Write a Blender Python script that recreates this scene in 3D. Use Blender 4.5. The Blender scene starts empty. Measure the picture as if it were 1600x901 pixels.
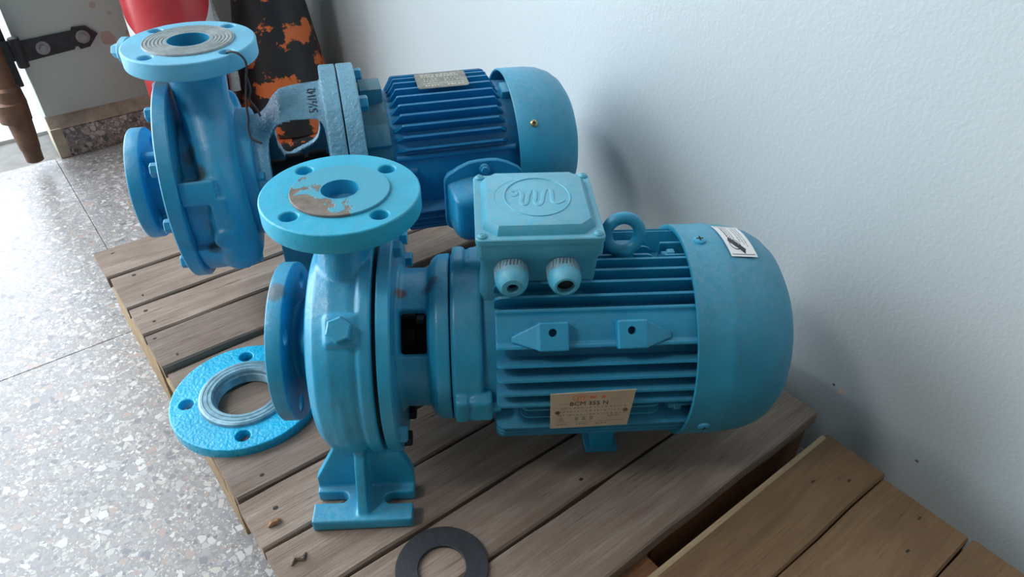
import bpy, bmesh, math, random
from mathutils import Vector, Matrix
random.seed(7)
R = math.radians
PI = math.pi
C = bpy.context.scene.collection
S = bpy.context.scene

# ------------------------------------------------------------------ camera
cam_d = bpy.data.cameras.new('camera')
cam_d.sensor_width = 36.0
cam_d.lens = 1122.37 * 36.0 / 1600.0
cam_d.clip_start = 0.02
cam = bpy.data.objects.new('camera', cam_d)
C.objects.link(cam)
Mcw = Matrix(((0.78967969, -0.61344207, 0.00973691),
              (0.36998521, 0.48881938, 0.79004212),
              (-0.48940467, -0.62027771, 0.61297523)))
mw = Mcw.transposed().to_4x4()
mw.translation = Vector((0, 0, 0.63))
cam.matrix_world = mw
S.camera = cam

# ------------------------------------------------------------------ sky, daylight, exposure
w = bpy.data.worlds.new('sky'); S.world = w
w.use_nodes = True
bg = w.node_tree.nodes['Background']
bg.inputs[0].default_value = (0.80, 0.90, 1.0, 1)
bg.inputs[1].default_value = 4.0
S.view_settings.view_transform = 'Standard'
S.view_settings.look = 'None'
S.view_settings.exposure = 0.0
S.view_settings.gamma = 1.0
S.view_settings.use_curve_mapping = False


def area(name, loc, rot, sx, sy, power, col):
    l = bpy.data.lights.new(name, 'AREA'); l.shape = 'RECTANGLE'
    l.size = sx; l.size_y = sy; l.energy = power; l.color = col
    o = bpy.data.objects.new(name, l); C.objects.link(o)
    o.location = loc; o.rotation_euler = rot
    return o


# daylight through the open gateway in the far wall
area('gateway_daylight', (-1.15, 1.93, 1.25), (R(-90), 0, 0), 2.3, 2.5, 62, (0.95, 0.98, 1.0))
# skylight in the roof, up to the left
area('roof_skylight', (-1.81, 0.95, 2.92), (0, 0, 0), 0.55, 0.55, 34, (1.0, 0.98, 0.95))



# ------------------------------------------------------------------ materials
def new_mat(name):
    m = bpy.data.materials.new(name); m.use_nodes = True
    nt = m.node_tree
    for n in list(nt.nodes):
        nt.nodes.remove(n)
    out = nt.nodes.new('ShaderNodeOutputMaterial')
    b = nt.nodes.new('ShaderNodeBsdfPrincipled')
    nt.links.new(b.outputs[0], out.inputs[0])
    return m, nt, b


class NT:
    """small node helper"""
    def __init__(s, nt): s.nt = nt
    def n(s, t, **kw):
        o = s.nt.nodes.new(t)
        for k, v in kw.items(): setattr(o, k, v)
        return o
    def l(s, a, b): s.nt.links.new(a, b)
    def coord(s, kind='Object', scale=(1, 1, 1), loc=(0, 0, 0), rnd=False):
        t = s.n('ShaderNodeTexCoord'); mp = s.n('ShaderNodeMapping')
        mp.inputs['Scale'].default_value = scale
        mp.inputs['Location'].default_value = loc
        src = t.outputs[kind]
        if rnd:
            oi = s.n('ShaderNodeObjectInfo')
            a = s.n('ShaderNodeVectorMath', operation='MULTIPLY_ADD')
            c = s.n('ShaderNodeCombineXYZ')
            for i in range(3): s.l(oi.outputs['Random'], c.inputs[i])
            a.inputs[1].default_value = (7.3, 5.1, 3.7)
            s.l(c.outputs[0], a.inputs[0]); s.l(src, a.inputs[2]); src = a.outputs[0]
        s.l(src, mp.inputs[0])
        return mp.outputs[0]
    def noise(s, vec, scale, detail=4, rough=0.55, dist=0.0):
        o = s.n('ShaderNodeTexNoise')
        o.inputs['Scale'].default_value = scale; o.inputs['Detail'].default_value = detail
        o.inputs['Roughness'].default_value = rough; o.inputs['Distortion'].default_value = dist
        s.l(vec, o.inputs['Vector']); return o.outputs['Fac']
    def ramp(s, fac, stops):
        o = s.n('ShaderNodeValToRGB'); cr = o.color_ramp
        while len(cr.elements) < len(stops): cr.elements.new(0.5)
        for e, (p, c) in zip(cr.elements, stops):
            e.position = p
            e.color = (c, c, c, 1) if isinstance(c, (int, float)) else (*c, 1)
        s.l(fac, o.inputs[0]); return o.outputs[0]
    def mix(s, fac, a, b, mode='MIX'):
        o = s.n('ShaderNodeMix', data_type='RGBA', blend_type=mode)
        for i, v in ((0, fac), (6, a), (7, b)):
            if isinstance(v, (int, float)): o.inputs[i].default_value = v
            elif isinstance(v, tuple): o.inputs[i].default_value = (*v, 1)
            else: s.l(v, o.inputs[i])
        return o.outputs[2]
    def math(s, op, a, b=0.0, c=0.0, clamp=False):
        o = s.n('ShaderNodeMath', operation=op, use_clamp=clamp)
        for i, v in enumerate((a, b, c)):
            if isinstance(v, (int, float)): o.inputs[i].default_value = v
            else: s.l(v, o.inputs[i])
        return o.outputs[0]
    def bump(s, h, strength, dist=0.001, prev=None):
        o = s.n('ShaderNodeBump'); o.inputs['Strength'].default_value = strength
        o.inputs['Distance'].default_value = dist
        s.l(h, o.inputs['Height'])
        if prev is not None: s.l(prev, o.inputs['Normal'])
        return o.outputs[0]


def paint(name, col, rough=0.42, bump=0.35, dust=0.35, dirt=0.35, bscale=130, dustcol=(0.42, 0.43, 0.42), var=0.18, spec=0.5, stains=()):
    m, nt, b = new_mat(name); t = NT(nt)
    v = t.coord()
    big = t.noise(v, 14, 4)
    fine = t.noise(v, 90, 5, 0.65)
    c1 = tuple(x * (1 - var) for x in col); c2 = tuple(min(1, x * (1 + var)) for x in col)
    base = t.ramp(big, [(0.3, c1), (0.7, c2)])
    # grime in blotches
    g = t.ramp(t.noise(v, 24, 6, 0.7, 0.6), [(0.56, 0.0), (0.74, 1.0)])
    base = t.mix(t.math('MULTIPLY', g, dirt), base, (0.09, 0.075, 0.06))
    # dust lying on what faces up
    geo = t.n('ShaderNodeNewGeometry'); sp = t.n('ShaderNodeSeparateXYZ')
    t.l(geo.outputs['Normal'], sp.inputs[0])
    up = t.math('MULTIPLY_ADD', sp.outputs[2], 1.6, -0.6, True)
    dn = t.ramp(t.noise(v, 150, 7, 0.78), [(0.30, 0.0), (0.72, 1.0)])
    base = t.mix(t.math('MULTIPLY', t.math('MULTIPLY', up, dn), dust), base, dustcol)
    # specks
    spk = t.ramp(t.noise(v, 420, 2, 0.5), [(0.74, 0.0), (0.78, 1.0)])
    base = t.mix(t.math('MULTIPLY', spk, 0.5), base, (0.05, 0.04, 0.035))
    for (px, py, pz, r, sc) in stains:                     # grease, rust and grime, each at its own spot
        d = t.n('ShaderNodeVectorMath', operation='DISTANCE'); t.l(v, d.inputs[0]); d.inputs[1].default_value = (px, py, pz)
        dd = t.math('MULTIPLY_ADD', fine, r * 1.3, d.outputs['Value'])
        base = t.mix(t.math('MULTIPLY', t.ramp(t.math('DIVIDE', dd, r * 1.65), [(0.72, 1.0), (1.0, 0.0)]), 0.85), base, sc)
    t.l(base, b.inputs['Base Color'])
    b.inputs['Specular IOR Level'].default_value = spec
    rr = t.math('MULTIPLY_ADD', fine, 0.25, rough - 0.12)
    t.l(rr, b.inputs['Roughness'])
    n1 = t.bump(t.noise(v, bscale, 3, 0.6), bump, 0.0012)
    n2 = t.bump(t.noise(v, 35, 3), bump * 0.6, 0.003, n1)
    t.l(n2, b.inputs['Normal'])
    return m


def plain(name, col, rough=0.5, metal=0.0, bump=0.0, scale=120, var=0.15):
    m, nt, b = new_mat(name); t = NT(nt)
    v = t.coord()
    f = t.noise(v, scale * 0.4, 5, 0.65)
    t.l(t.ramp(f, [(0.3, tuple(x * (1 - var) for x in col)), (0.7, tuple(min(1, x * (1 + var)) for x in col))]), b.inputs['Base Color'])
    b.inputs['Roughness'].default_value = rough
    b.inputs['Metallic'].default_value = metal
    if bump: t.l(t.bump(t.noise(v, scale, 4), bump, 0.001), b.inputs['Normal'])
    return m


def raised_face(name, paintcol, lo, hi, barecol):
    """machined flange face: paint that has flaked to bare metal, turned grooves"""
    m, nt, b = new_mat(name); t = NT(nt)
    v = t.coord()
    f = t.noise(v, 26, 6, 0.62, 0.8)
    k = t.ramp(f, [(lo, 0.0), (hi, 1.0)])
    bare = t.ramp(t.noise(v, 120, 4), [(0.3, tuple(x * 0.75 for x in barecol)), (0.7, tuple(x * 1.2 for x in barecol))])
    t.l(t.mix(k, paintcol, bare), b.inputs['Base Color'])
    b.inputs['Roughness'].default_value = 0.5
    t.l(t.bump(k, 0.35, -0.0008), b.inputs['Normal'])
    return m


BLUE_A = paint('paint_near_pump', (0.020, 0.335, 0.55), 0.32, 0.40, 0.30, 0.25, stains=[
    (-0.070, -0.018, 0.2158, 0.014, (0.17, 0.18, 0.18)), (0.0443, -0.018, 0.2070, 0.008, (0.20, 0.08, 0.035)), (0.0735, -0.0130, 0.2140, 0.012, (0.05, 0.055, 0.06)),
    (0.110, -0.035, 0.225, 0.008, (0.16, 0.14, 0.12))])
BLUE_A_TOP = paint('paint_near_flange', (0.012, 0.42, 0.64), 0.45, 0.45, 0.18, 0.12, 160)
BLUE_A_MOTOR = paint('paint_near_motor', (0.014, 0.29, 0.49), 0.42, 0.16, 0.22, 0.18, 110)
BLUE_A_COVER = paint('paint_near_cover', (0.018, 0.265, 0.42), 0.45, 0.06, 0.35, 0.15, 60)
BLUE_A_BOX = paint('paint_near_box', (0.075, 0.41, 0.57), 0.45, 0.10, 0.45, 0.15, 200)
BLUE_B = paint('paint_far_pump', (0.024, 0.31, 0.53), 0.36, 0.35, 0.35, 0.40, stains=[
    (-0.018, -0.085, 0.236, 0.018, (0.085, 0.070, 0.050)), (-0.041, 0.02, 0.300, 0.030, (0.16, 0.20, 0.22)), (-0.012, -0.104, 0.150, 0.010, (0.05, 0.07, 0.08)), (-0.020, -0.060, 0.250, 0.014, (0.10, 0.085, 0.065))])
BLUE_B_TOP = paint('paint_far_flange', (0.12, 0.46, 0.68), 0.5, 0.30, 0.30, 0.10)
BLUE_B_LANT = paint('paint_far_lantern', (0.15, 0.37, 0.52), 0.28, 1.6, 0.15, 0.15, 230)
BLUE_B_DUSTY = paint('paint_far_shield', (0.030, 0.20, 0.31), 0.6, 0.5, 0.75, 0.9, 120, (0.22, 0.20, 0.17))
BLUE_B_MOTOR = paint('paint_far_motor', (0.006, 0.215, 0.46), 0.36, 0.10, 0.30, 0.25)
BLUE_B_COVER = paint('paint_far_cover', (0.024, 0.31, 0.50), 0.45, 0.05, 0.45, 0.3, 60)
BLUE_B_BOX = paint('paint_far_box', (0.014, 0.29, 0.54), 0.3, 0.08, 0.25, 0.2, 80)
BLUE_L = paint('paint_loose_flange', (0.006, 0.43, 0.70), 0.28, 1.0, 0.03, 0.03, 260)
DARK = plain('dark_iron_and_shade', (0.012, 0.013, 0.016), 0.6)  # iron parts; also stands in for shade in joint gaps and bores
RUBBER = plain('gasket_rubber', (0.028, 0.030, 0.036), 0.62, 0, 0.4, 300, 0.3)
STEEL = plain('worn_steel', (0.34, 0.34, 0.34), 0.4, 0.8, 0.2)
GREYSTEEL = plain('dusty_steel_face', (0.33, 0.37, 0.38), 0.5, 0.25, 0.3, 200, 0.25)
BRASS = plain('brass', (0.62, 0.50, 0.24), 0.3, 0.9)
RUST = plain('rusty_bronze', (0.15, 0.082, 0.052), 0.55, 0.35, 0.5, 60, 0.45)
BLACKIRON = plain('black_painted_iron', (0.030, 0.032, 0.036), 0.5, 0.1, 0.3, 80, 0.4)
WIRE = plain('black_wire', (0.03, 0.03, 0.033), 0.55)
PLATE = plain('stamped_aluminium', (0.55, 0.46, 0.33), 0.5, 0.15, 0.15, 60, 0.12)
PLATE2 = plain('tarnished_plate', (0.30, 0.29, 0.26), 0.45, 0.5, 0.5, 200, 0.35)
PAPER = plain('sticker_paper', (0.80, 0.80, 0.80), 0.5, 0, 0, 60, 0.04)
INK = plain('black_ink', (0.03, 0.03, 0.035), 0.5)
INKGREY = plain('grey_ink', (0.28, 0.26, 0.24), 0.5)
PALEINK = plain('pale_stamping', (0.62, 0.61, 0.55), 0.5)
ORANGEINK = plain('orange_ink', (0.75, 0.16, 0.06), 0.5)
WHITEPL = plain('white_ribbed_hose', (0.55, 0.57, 0.58), 0.5)
GLANDGREY = plain('grey_gland_plastic', (0.20, 0.35, 0.43), 0.5, 0, 0.3, 300, 0.3)


def wood(name, c_lo, c_hi, dark, stain=0.5, rough=0.75):
    m, nt, b = new_mat(name); t = NT(nt)
    v = t.coord(scale=(1, 1, 1), rnd=True)
    mp = t.n('ShaderNodeMapping'); mp.inputs['Scale'].default_value = (7.0, 150, 150); t.l(v, mp.inputs[0])
    grain = t.noise(mp.outputs[0], 2.2, 7, 0.65, 0.6)
    mp2 = t.n('ShaderNodeMapping'); mp2.inputs['Scale'].default_value = (1.2, 9, 9); t.l(v, mp2.inputs[0])
    rings = t.noise(mp2.outputs[0], 3, 4, 0.6, 1.2)
    base = t.ramp(grain, [(0.18, c_lo), (0.55, tuple((a + c) / 2 for a, c in zip(c_lo, c_hi))), (0.88, c_hi)])
    base = t.mix(t.ramp(rings, [(0.35, 0.55), (0.62, 0.0)]), base, dark)
    blot = t.ramp(t.noise(v, 9, 6, 0.7), [(0.48, 0.0), (0.72, 1.0)])
    base = t.mix(t.math('MULTIPLY', blot, stain), base, dark)
    fibre = t.ramp(grain, [(0.30, 1.0), (0.36, 0.0)])
    base = t.mix(t.math('MULTIPLY', fibre, 0.7), base, tuple(x * 0.35 for x in dark))
    oi = t.n('ShaderNodeObjectInfo')
    k = t.math('MULTIPLY_ADD', oi.outputs['Random'], 0.35, 0.82)
    hs = t.n('ShaderNodeHueSaturation'); t.l(k, hs.inputs['Value']); t.l(base, hs.inputs['Color'])
    t.l(hs.outputs[0], b.inputs['Base Color'])
    b.inputs['Roughness'].default_value = rough
    b.inputs['Specular IOR Level'].default_value = 0.25
    t.l(t.bump(grain, 0.6, 0.002, t.bump(t.noise(v, 220, 4, 0.7), 0.35, 0.0012)), b.inputs['Normal'])
    return m


WOOD_A = wood('weathered_pallet_wood', (0.205, 0.150, 0.117), (0.48, 0.385, 0.320), (0.155, 0.102, 0.074), 0.40)
WOOD_EDGE = wood('sawn_pallet_edge', (0.32, 0.22, 0.12), (0.60, 0.46, 0.29), (0.22, 0.14, 0.08), 0.25)
WOOD_B = wood('varnished_crate_wood', (0.165, 0.095, 0.049), (0.28, 0.170, 0.090), (0.115, 0.065, 0.035), 0.4, 0.6)
WOOD_RED = wood('reddish_batten_wood', (0.16, 0.07, 0.035), (0.33, 0.16, 0.08), (0.08, 0.04, 0.02), 0.4)
NAILHOLE = plain('nail_hole_dark', (0.03, 0.02, 0.015), 0.8)
CHIP = plain('wood_chip_brown', (0.36, 0.19, 0.09), 0.7, 0, 0.4, 200, 0.4)


def wall_paint(name, col, chips, rough=0.38, bump=0.32, scale=190, patch=()):
    m, nt, b = new_mat(name); t = NT(nt)
    v = t.coord()
    base = t.ramp(t.noise(v, 1.6, 3), [(0.3, tuple(x * 0.96 for x in col)), (0.7, tuple(min(1, x * 1.03) for x in col))])
    nz = t.noise(v, 60, 5, 0.7)
    for (px, py, pz, r, c) in patch:                       # flaked spots, each at its own place
        d = t.n('ShaderNodeVectorMath', operation='DISTANCE'); t.l(v, d.inputs[0]); d.inputs[1].default_value = (px, py, pz)
        dd = t.math('MULTIPLY_ADD', nz, r * 1.5, d.outputs['Value'])
        k = t.math('LESS_THAN', dd, r * 1.65)
        base = t.mix(k, base, c)
    if chips:
        k = t.ramp(t.noise(v, 34, 7, 0.72), [(0.73, 0.0), (0.745, 1.0)])
        base = t.mix(t.math('MULTIPLY', k, chips), base, (0.55, 0.42, 0.36))
    t.l(base, b.inputs['Base Color'])
    b.inputs['Roughness'].default_value = rough
    n1 = t.bump(t.noise(v, scale, 2, 0.5), bump, 0.0016)
    n2 = t.bump(t.noise(v, scale * 0.25, 3, 0.5), bump * 0.7, 0.003, n1)
    t.l(n2, b.inputs['Normal'])
    return m


WALL_R = wall_paint('pale_blue_gloss_wall', (0.60, 0.675, 0.705), 0.0, 0.34, 0.20, 210,
                    patch=[(0.70, 0.2353, -0.003, 0.0055, (0.75, 0.66, 0.60)), (0.70, 0.247, -0.0, 0.002, (0.12, 0.11, 0.10)),
                           (0.70, 0.13, -0.03, 0.0025, (0.2, 0.2, 0.2))])
WALL_F = wall_paint('grey_green_wall', (0.53, 0.625, 0.58), 0.35, 0.5, 0.22, 120,
                    patch=[(0.268, 1.755, 0.099, 0.017, (0.50, 0.39, 0.34)), (0.262, 1.755, 0.1706, 0.008, (0.48, 0.42, 0.38)),
                           (0.3115, 1.755, 0.104, 0.006, (0.5, 0.42, 0.36)), (0.2865, 1.755, 0.1495, 0.005, (0.5, 0.45, 0.4))])
CEIL = plain('dark_ceiling', (0.22, 0.22, 0.21), 0.8)  # ceiling and unseen walls darkened to cut the bounced fill light
DIM = plain('grey_workshop_wall', (0.17, 0.165, 0.15), 0.7)
CREAM = plain('cream_plaster', (0.50, 0.45, 0.34), 0.7, 0, 0.5, 60, 0.25)
MORTAR = plain('dusty_ledge', (0.34, 0.28, 0.22), 0.8, 0, 0.4, 80, 0.3)


def terrazzo(name, matrix, chips, scale, rough, wear=0.3):
    m, nt, b = new_mat(name); t = NT(nt)
    v0 = t.coord('Object')
    gp = t.n('ShaderNodeNewGeometry')
    nz = t.n('ShaderNodeTexNoise'); nz.inputs['Scale'].default_value = 40; t.l(gp.outputs['Position'], nz.inputs['Vector'])
    va = t.n('ShaderNodeVectorMath', operation='MULTIPLY_ADD'); t.l(nz.outputs['Color'], va.inputs[0])
    va.inputs[1].default_value = (0.008, 0.008, 0.008); t.l(gp.outputs['Position'], va.inputs[2])
    pos = va.outputs[0]
    base = matrix
    for sc, thr, lo in ((scale, 0.10, 0.62), (scale * 1.8, 0.10, 0.45), (scale * 3.4, 0.12, 0.4)):
        vo = t.n('ShaderNodeTexVoronoi'); vo.inputs['Scale'].default_value = sc; t.l(pos, vo.inputs['Vector'])
        ve = t.n('ShaderNodeTexVoronoi', feature='DISTANCE_TO_EDGE'); ve.inputs['Scale'].default_value = sc; t.l(pos, ve.inputs['Vector'])
        sep = t.n('ShaderNodeSeparateColor'); t.l(vo.outputs['Color'], sep.inputs[0])
        col = t.n('ShaderNodeValToRGB'); col.color_ramp.interpolation = 'CONSTANT'
        cr = col.color_ramp
        while len(cr.elements) < len(chips): cr.elements.new(0.5)
        for i, (e, c) in enumerate(zip(cr.elements, chips)):
            e.position = i / len(chips); e.color = (*c, 1)
        t.l(sep.outputs[0], col.inputs[0])
        inside = t.math('GREATER_THAN', ve.outputs['Distance'], thr)
        pick = t.math('GREATER_THAN', sep.outputs[1], lo)
        k = t.math('MULTIPLY', inside, pick)
        if sc == scale:
            base_new = (k, col.outputs[0])
            stack = [base_new]
        else:
            stack.append((k, col.outputs[0]))
    base = t.ramp(t.noise(pos, 220, 4), [(0.3, tuple(x * 0.8 for x in matrix)), (0.7, tuple(x * 1.15 for x in matrix))])
    for k, c in reversed(stack): base = t.mix(k, base, c)
    w_ = t.ramp(t.noise(pos, 5, 5, 0.6), [(0.35, 0.0), (0.75, 1.0)])
    base = t.mix(t.math('MULTIPLY', w_, wear), base, (0.33, 0.31, 0.29))
    t.l(base, b.inputs['Base Color'])
    t.l(t.math('MULTIPLY_ADD', t.noise(pos, 30, 4), 0.2, rough - 0.1), b.inputs['Roughness'])
    t.l(t.bump(t.noise(pos, 300, 3), 0.12, 0.0006), b.inputs['Normal'])
    return m


CH = [(0.52, 0.52, 0.51), (0.27, 0.27, 0.29), (0.42, 0.41, 0.40), (0.15, 0.155, 0.18), (0.58, 0.58, 0.57), (0.34, 0.33, 0.32), (0.36, 0.27, 0.24), (0.40, 0.40, 0.41), (0.22, 0.23, 0.26), (0.48, 0.46, 0.43), (0.30, 0.30, 0.31), (0.25, 0.24, 0.25)]
TERRAZZO = terrazzo('terrazzo_floor', (0.245, 0.24, 0.238), CH, 105, 0.30)
TERR_BASE = terrazzo('terrazzo_skirting', (0.27, 0.25, 0.22), [(0.55, 0.51, 0.47), (0.15, 0.15, 0.15), (0.42, 0.38, 0.33), (0.60, 0.55, 0.50), (0.24, 0.23, 0.23), (0.11, 0.11, 0.11)], 74, 0.6, 0.15)
JOINT = plain('floor_joint', (0.24, 0.23, 0.22), 0.9)
CONCRETE = plain('yard_concrete', (0.55, 0.55, 0.54), 0.8, 0, 0.3, 20, 0.1)


def red_gloss(name, col):
    m, nt, b = new_mat(name); t = NT(nt)
    v = t.coord()
    t.l(t.ramp(t.noise(v, 12, 5, 0.7), [(0.3, tuple(x * 0.85 for x in col)), (0.75, tuple(min(1, x * 1.1 + 0.01) for x in col))]), b.inputs['Base Color'])
    b.inputs['Roughness'].default_value = 0.28
    t.l(t.bump(t.noise(v, 60, 2), 0.08, 0.001), b.inputs['Normal'])
    return m


RED = red_gloss('red_enamel', (0.62, 0.045, 0.055))


def cone_paint(name, lo=0.735):
    """black paint slapped over an orange cone, orange left in flakes"""
    m, nt, b = new_mat(name); t = NT(nt)
    v = t.coord()
    mp = t.n('ShaderNodeMapping'); mp.inputs['Scale'].default_value = (1, 1, 1.25); t.l(v, mp.inputs[0])
    a = t.noise(mp.outputs[0], 11, 2, 0.5); c = t.noise(mp.outputs[0], 85, 5, 0.7)
    s_ = t.math('MULTIPLY_ADD', c, 0.34, a)
    k = t.ramp(s_, [(lo, 0.0), (lo + 0.012, 1.0)])
    blk = t.ramp(t.noise(v, 9, 4), [(0.3, (0.016, 0.017, 0.022)), (0.7, (0.040, 0.036, 0.036))])
    t.l(t.mix(k, blk, (0.85, 0.19, 0.05)), b.inputs['Base Color'])
    b.inputs['Roughness'].default_value = 0.45
    t.l(t.bump(k, 0.4, -0.001), b.inputs['Normal'])
    return m


CONE = cone_paint('black_over_orange')
CONE_FOOT = cone_paint('worn_orange_foot', 0.63)


# ------------------------------------------------------------------ mesh helpers
def finish(name, bm, mat, parent=None, angle=35, loc=None, rot=None):
    me = bpy.data.meshes.new(name)
    bmesh.ops.recalc_face_normals(bm, faces=bm.faces)
    bm.to_mesh(me); bm.free()
    return wrap(name, me, mat, parent, angle, loc, rot)


def wrap(name, me, mat, parent=None, angle=35, loc=None, rot=None):
    me.materials.clear()
    if mat: me.materials.append(mat)
    for p in me.polygons: p.use_smooth = True
    me.set_sharp_from_angle(angle=R(angle))
    o = bpy.data.objects.new(name, me); C.objects.link(o)
    if parent: o.parent = parent
    if loc is not None: o.location = loc
    if rot is not None: o.rotation_euler = rot
    return o


def thing(name, label, cat, loc=(0, 0, 0), rz=0, group=None):
    o = bpy.data.objects.new(name, None); o.empty_display_size = 0.05
    C.objects.link(o); o.location = loc; o.rotation_euler = (0, 0, rz)
    return tag(o, label, cat, group)


def tag(o, label, cat, group=None):
    o['label'] = label; o['category'] = cat
    if group: o['group'] = group
    return o


def struct(o):
    o['kind'] = 'structure'; return o


def frame(d, up=None):
    d = Vector(d).normalized()
    u = Vector(up) if up else (Vector((0, 0, 1)) if abs(d.z) < 0.9 else Vector((1, 0, 0)))
    x = u.cross(d).normalized(); y = d.cross(x)
    return Matrix((x, y, d)).transposed().to_4x4()


def revolve(bm, prof, org=(0, 0, 0), axis=(1, 0, 0), segs=64, a0=0, a1=360):
    """profile [(along, radius)] turned about an axis; closed profile loops are fine"""
    F = frame(axis); F.translation = Vector(org)
    full = abs(a1 - a0 - 360) < 1e-6
    n = segs if full else segs + 1
    cols = []
    for i in range(n):
        a = R(a0 + (a1 - a0) * i / segs)
        col = []
        for (x, r) in prof:
            col.append(bm.verts.new(F @ Vector((r * math.cos(a), r * math.sin(a), x))))
        cols.append(col)
    k = len(prof)
    for i in range(segs):
        c0, c1 = cols[i], cols[(i + 1) % n]
        for j in range(k - 1):
            vs = [c0[j], c1[j], c1[j + 1], c0[j + 1]]
            if prof[j][1] < 1e-7 and prof[j + 1][1] < 1e-7: continue
            bm.faces.new(vs)
    bmesh.ops.remove_doubles(bm, verts=[v for c in cols for v in c], dist=1e-6)
    bmesh.ops.dissolve_degenerate(bm, edges=bm.edges, dist=1e-7)


def box(bm, x0, x1, y0, y1, z0, z1, bev=0.0, M=None, segs=2):
    vs = [bm.verts.new((x, y, z)) for x in (x0, x1) for y in (y0, y1) for z in (z0, z1)]
    f = [(0, 1, 3, 2), (4, 6, 7, 5), (0, 4, 5, 1), (2, 3, 7, 6), (0, 2, 6, 4), (1, 5, 7, 3)]
    fs = [bm.faces.new([vs[i] for i in q]) for q in f]
    if bev:
        r = bmesh.ops.bevel(bm, geom=list({e for q in fs for e in q.edges}), offset=bev, segments=segs, profile=0.6, affect='EDGES')
        allv = set(r['verts'])
        for q in r['faces']: allv.update(q.verts)
        allv = [v for v in allv if v.is_valid] + [v for v in vs if v.is_valid]
    else:
        allv = vs
    if M is not None: bmesh.ops.transform(bm, matrix=M, verts=list(set(allv)))
    return allv


def prism(bm, poly, z0, z1, M=None):
    """polygon in local xy pushed from z0 to z1"""
    a = [bm.verts.new((x, y, z0)) for x, y in poly]; b = [bm.verts.new((x, y, z1)) for x, y in poly]
    n = len(poly)
    bm.faces.new(a[::-1]); bm.faces.new(b)
    for i in range(n): bm.faces.new((a[i], a[(i + 1) % n], b[(i + 1) % n], b[i]))
    if M is not None: bmesh.ops.transform(bm, matrix=M, verts=a + b)


def tube(bm, pts, rad, segs=10, caps=True):
    pts = [Vector(p) for p in pts]
    rad = rad if isinstance(rad, (list, tuple)) else [rad] * len(pts)
    rings = []; up = None
    for i, p in enumerate(pts):
        d = (pts[min(i + 1, len(pts) - 1)] - pts[max(i - 1, 0)]).normalized()
        if up is None: up = Vector((0, 0, 1)) if abs(d.z) < 0.9 else Vector((1, 0, 0))
        x = up.cross(d)
        if x.length < 1e-4: x = Vector((0, 1, 0)).cross(d)
        x.normalize(); y = d.cross(x); up = y
        rings.append([bm.verts.new(p + rad[i] * (math.cos(2 * PI * k / segs) * x + math.sin(2 * PI * k / segs) * y)) for k in range(segs)])
    for a, b in zip(rings, rings[1:]):
        for k in range(segs): bm.faces.new((a[k], a[(k + 1) % segs], b[(k + 1) % segs], b[k]))
    if caps:
        bm.faces.new(rings[0][::-1]); bm.faces.new(rings[-1])


def loft(bm, rings, caps=True):
    """rings: list of lists of points (same count)"""
    vs = [[bm.verts.new(p) for p in r] for r in rings]
    n = len(vs[0])
    for a, b in zip(vs, vs[1:]):
        for k in range(n): bm.faces.new((a[k], a[(k + 1) % n], b[(k + 1) % n], b[k]))
    if caps:
        bm.faces.new(vs[0][::-1]); bm.faces.new(vs[-1])


def ell(cx, cy, cz, rx, ry, n=32, pw=2.0):
    """horizontal super-ellipse ring"""
    out = []
    for k in range(n):
        a = 2 * PI * k / n; c, s = math.cos(a), math.sin(a)
        out.append(Vector((cx + rx * math.copysign(abs(c) ** (2 / pw), c), cy + ry * math.copysign(abs(s) ** (2 / pw), s), cz)))
    return out


def smooth_path(pts, n=8):
    """Catmull-Rom through points"""
    P = [Vector(p) for p in pts]; P = [2 * P[0] - P[1]] + P + [2 * P[-1] - P[-2]]
    out = []
    for i in range(1, len(P) - 2):
        for k in range(n):
            t = k / n; a, b, c, d = P[i - 1], P[i], P[i + 1], P[i + 2]
            out.append(0.5 * ((2 * b) + (c - a) * t + (2 * a - 5 * b + 4 * c - d) * t * t + (3 * b - a - 3 * c + d) * t ** 3))
    out.append(P[-2]); return out


def cyl(bm, p0, p1, r, segs=24, bev=0.0, r1=None):
    p0, p1 = Vector(p0), Vector(p1); L = (p1 - p0).length; r1 = r if r1 is None else r1
    b = bev
    prof = [(0, 0), (0, r - b), (b, r), (L - b, r1), (L, r1 - b), (L, 0)] if b else [(0, 0), (0, r), (L, r1), (L, 0)]
    revolve(bm, prof, p0, p1 - p0, segs)


def hexhead(bm, p, d, af, h, shank=0.0, sr=0.004, twist=0.0):
    """hexagon head sitting at p, pointing along d"""
    d = Vector(d).normalized(); p = Vector(p); r = af / math.sqrt(3)
    F = frame(d) @ Matrix.Rotation(twist, 4, 'Z'); F.translation = p
    rr = [[F @ Vector((q * math.cos(PI / 3 * k), q * math.sin(PI / 3 * k), z)) for k in range(6)] for q, z in ((r, 0), (r, h * 0.86), (r * 0.86, h))]
    loft(bm, rr)
    if shank: cyl(bm, p - d * shank, p + d * 0.001, sr, 12)


def washer(bm, p, d, r, h):
    p = Vector(p); d = Vector(d).normalized(); cyl(bm, p, p + d * h, r, 20, h * 0.25)


def curve_mesh(splines, depth, bevel=0.0):
    """filled 2D outline with holes, extruded; lies around z = 0"""
    cu = bpy.data.curves.new('outline', 'CURVE'); cu.dimensions = '2D'; cu.fill_mode = 'BOTH'
    cu.extrude = max(depth / 2 - bevel, 0); cu.bevel_depth = bevel; cu.bevel_resolution = 2; cu.offset = -bevel
    for pts in splines:
        sp = cu.splines.new('POLY'); sp.points.add(len(pts) - 1)
        for p, q in zip(sp.points, pts): p.co = (q[0], q[1], 0, 1)
        sp.use_cyclic_u = True
    o = bpy.data.objects.new('outline', cu); C.objects.link(o)
    dg = bpy.context.evaluated_depsgraph_get()
    me = bpy.data.meshes.new_from_object(o.evaluated_get(dg))
    bpy.data.objects.remove(o); bpy.data.curves.remove(cu)
    return me


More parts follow.
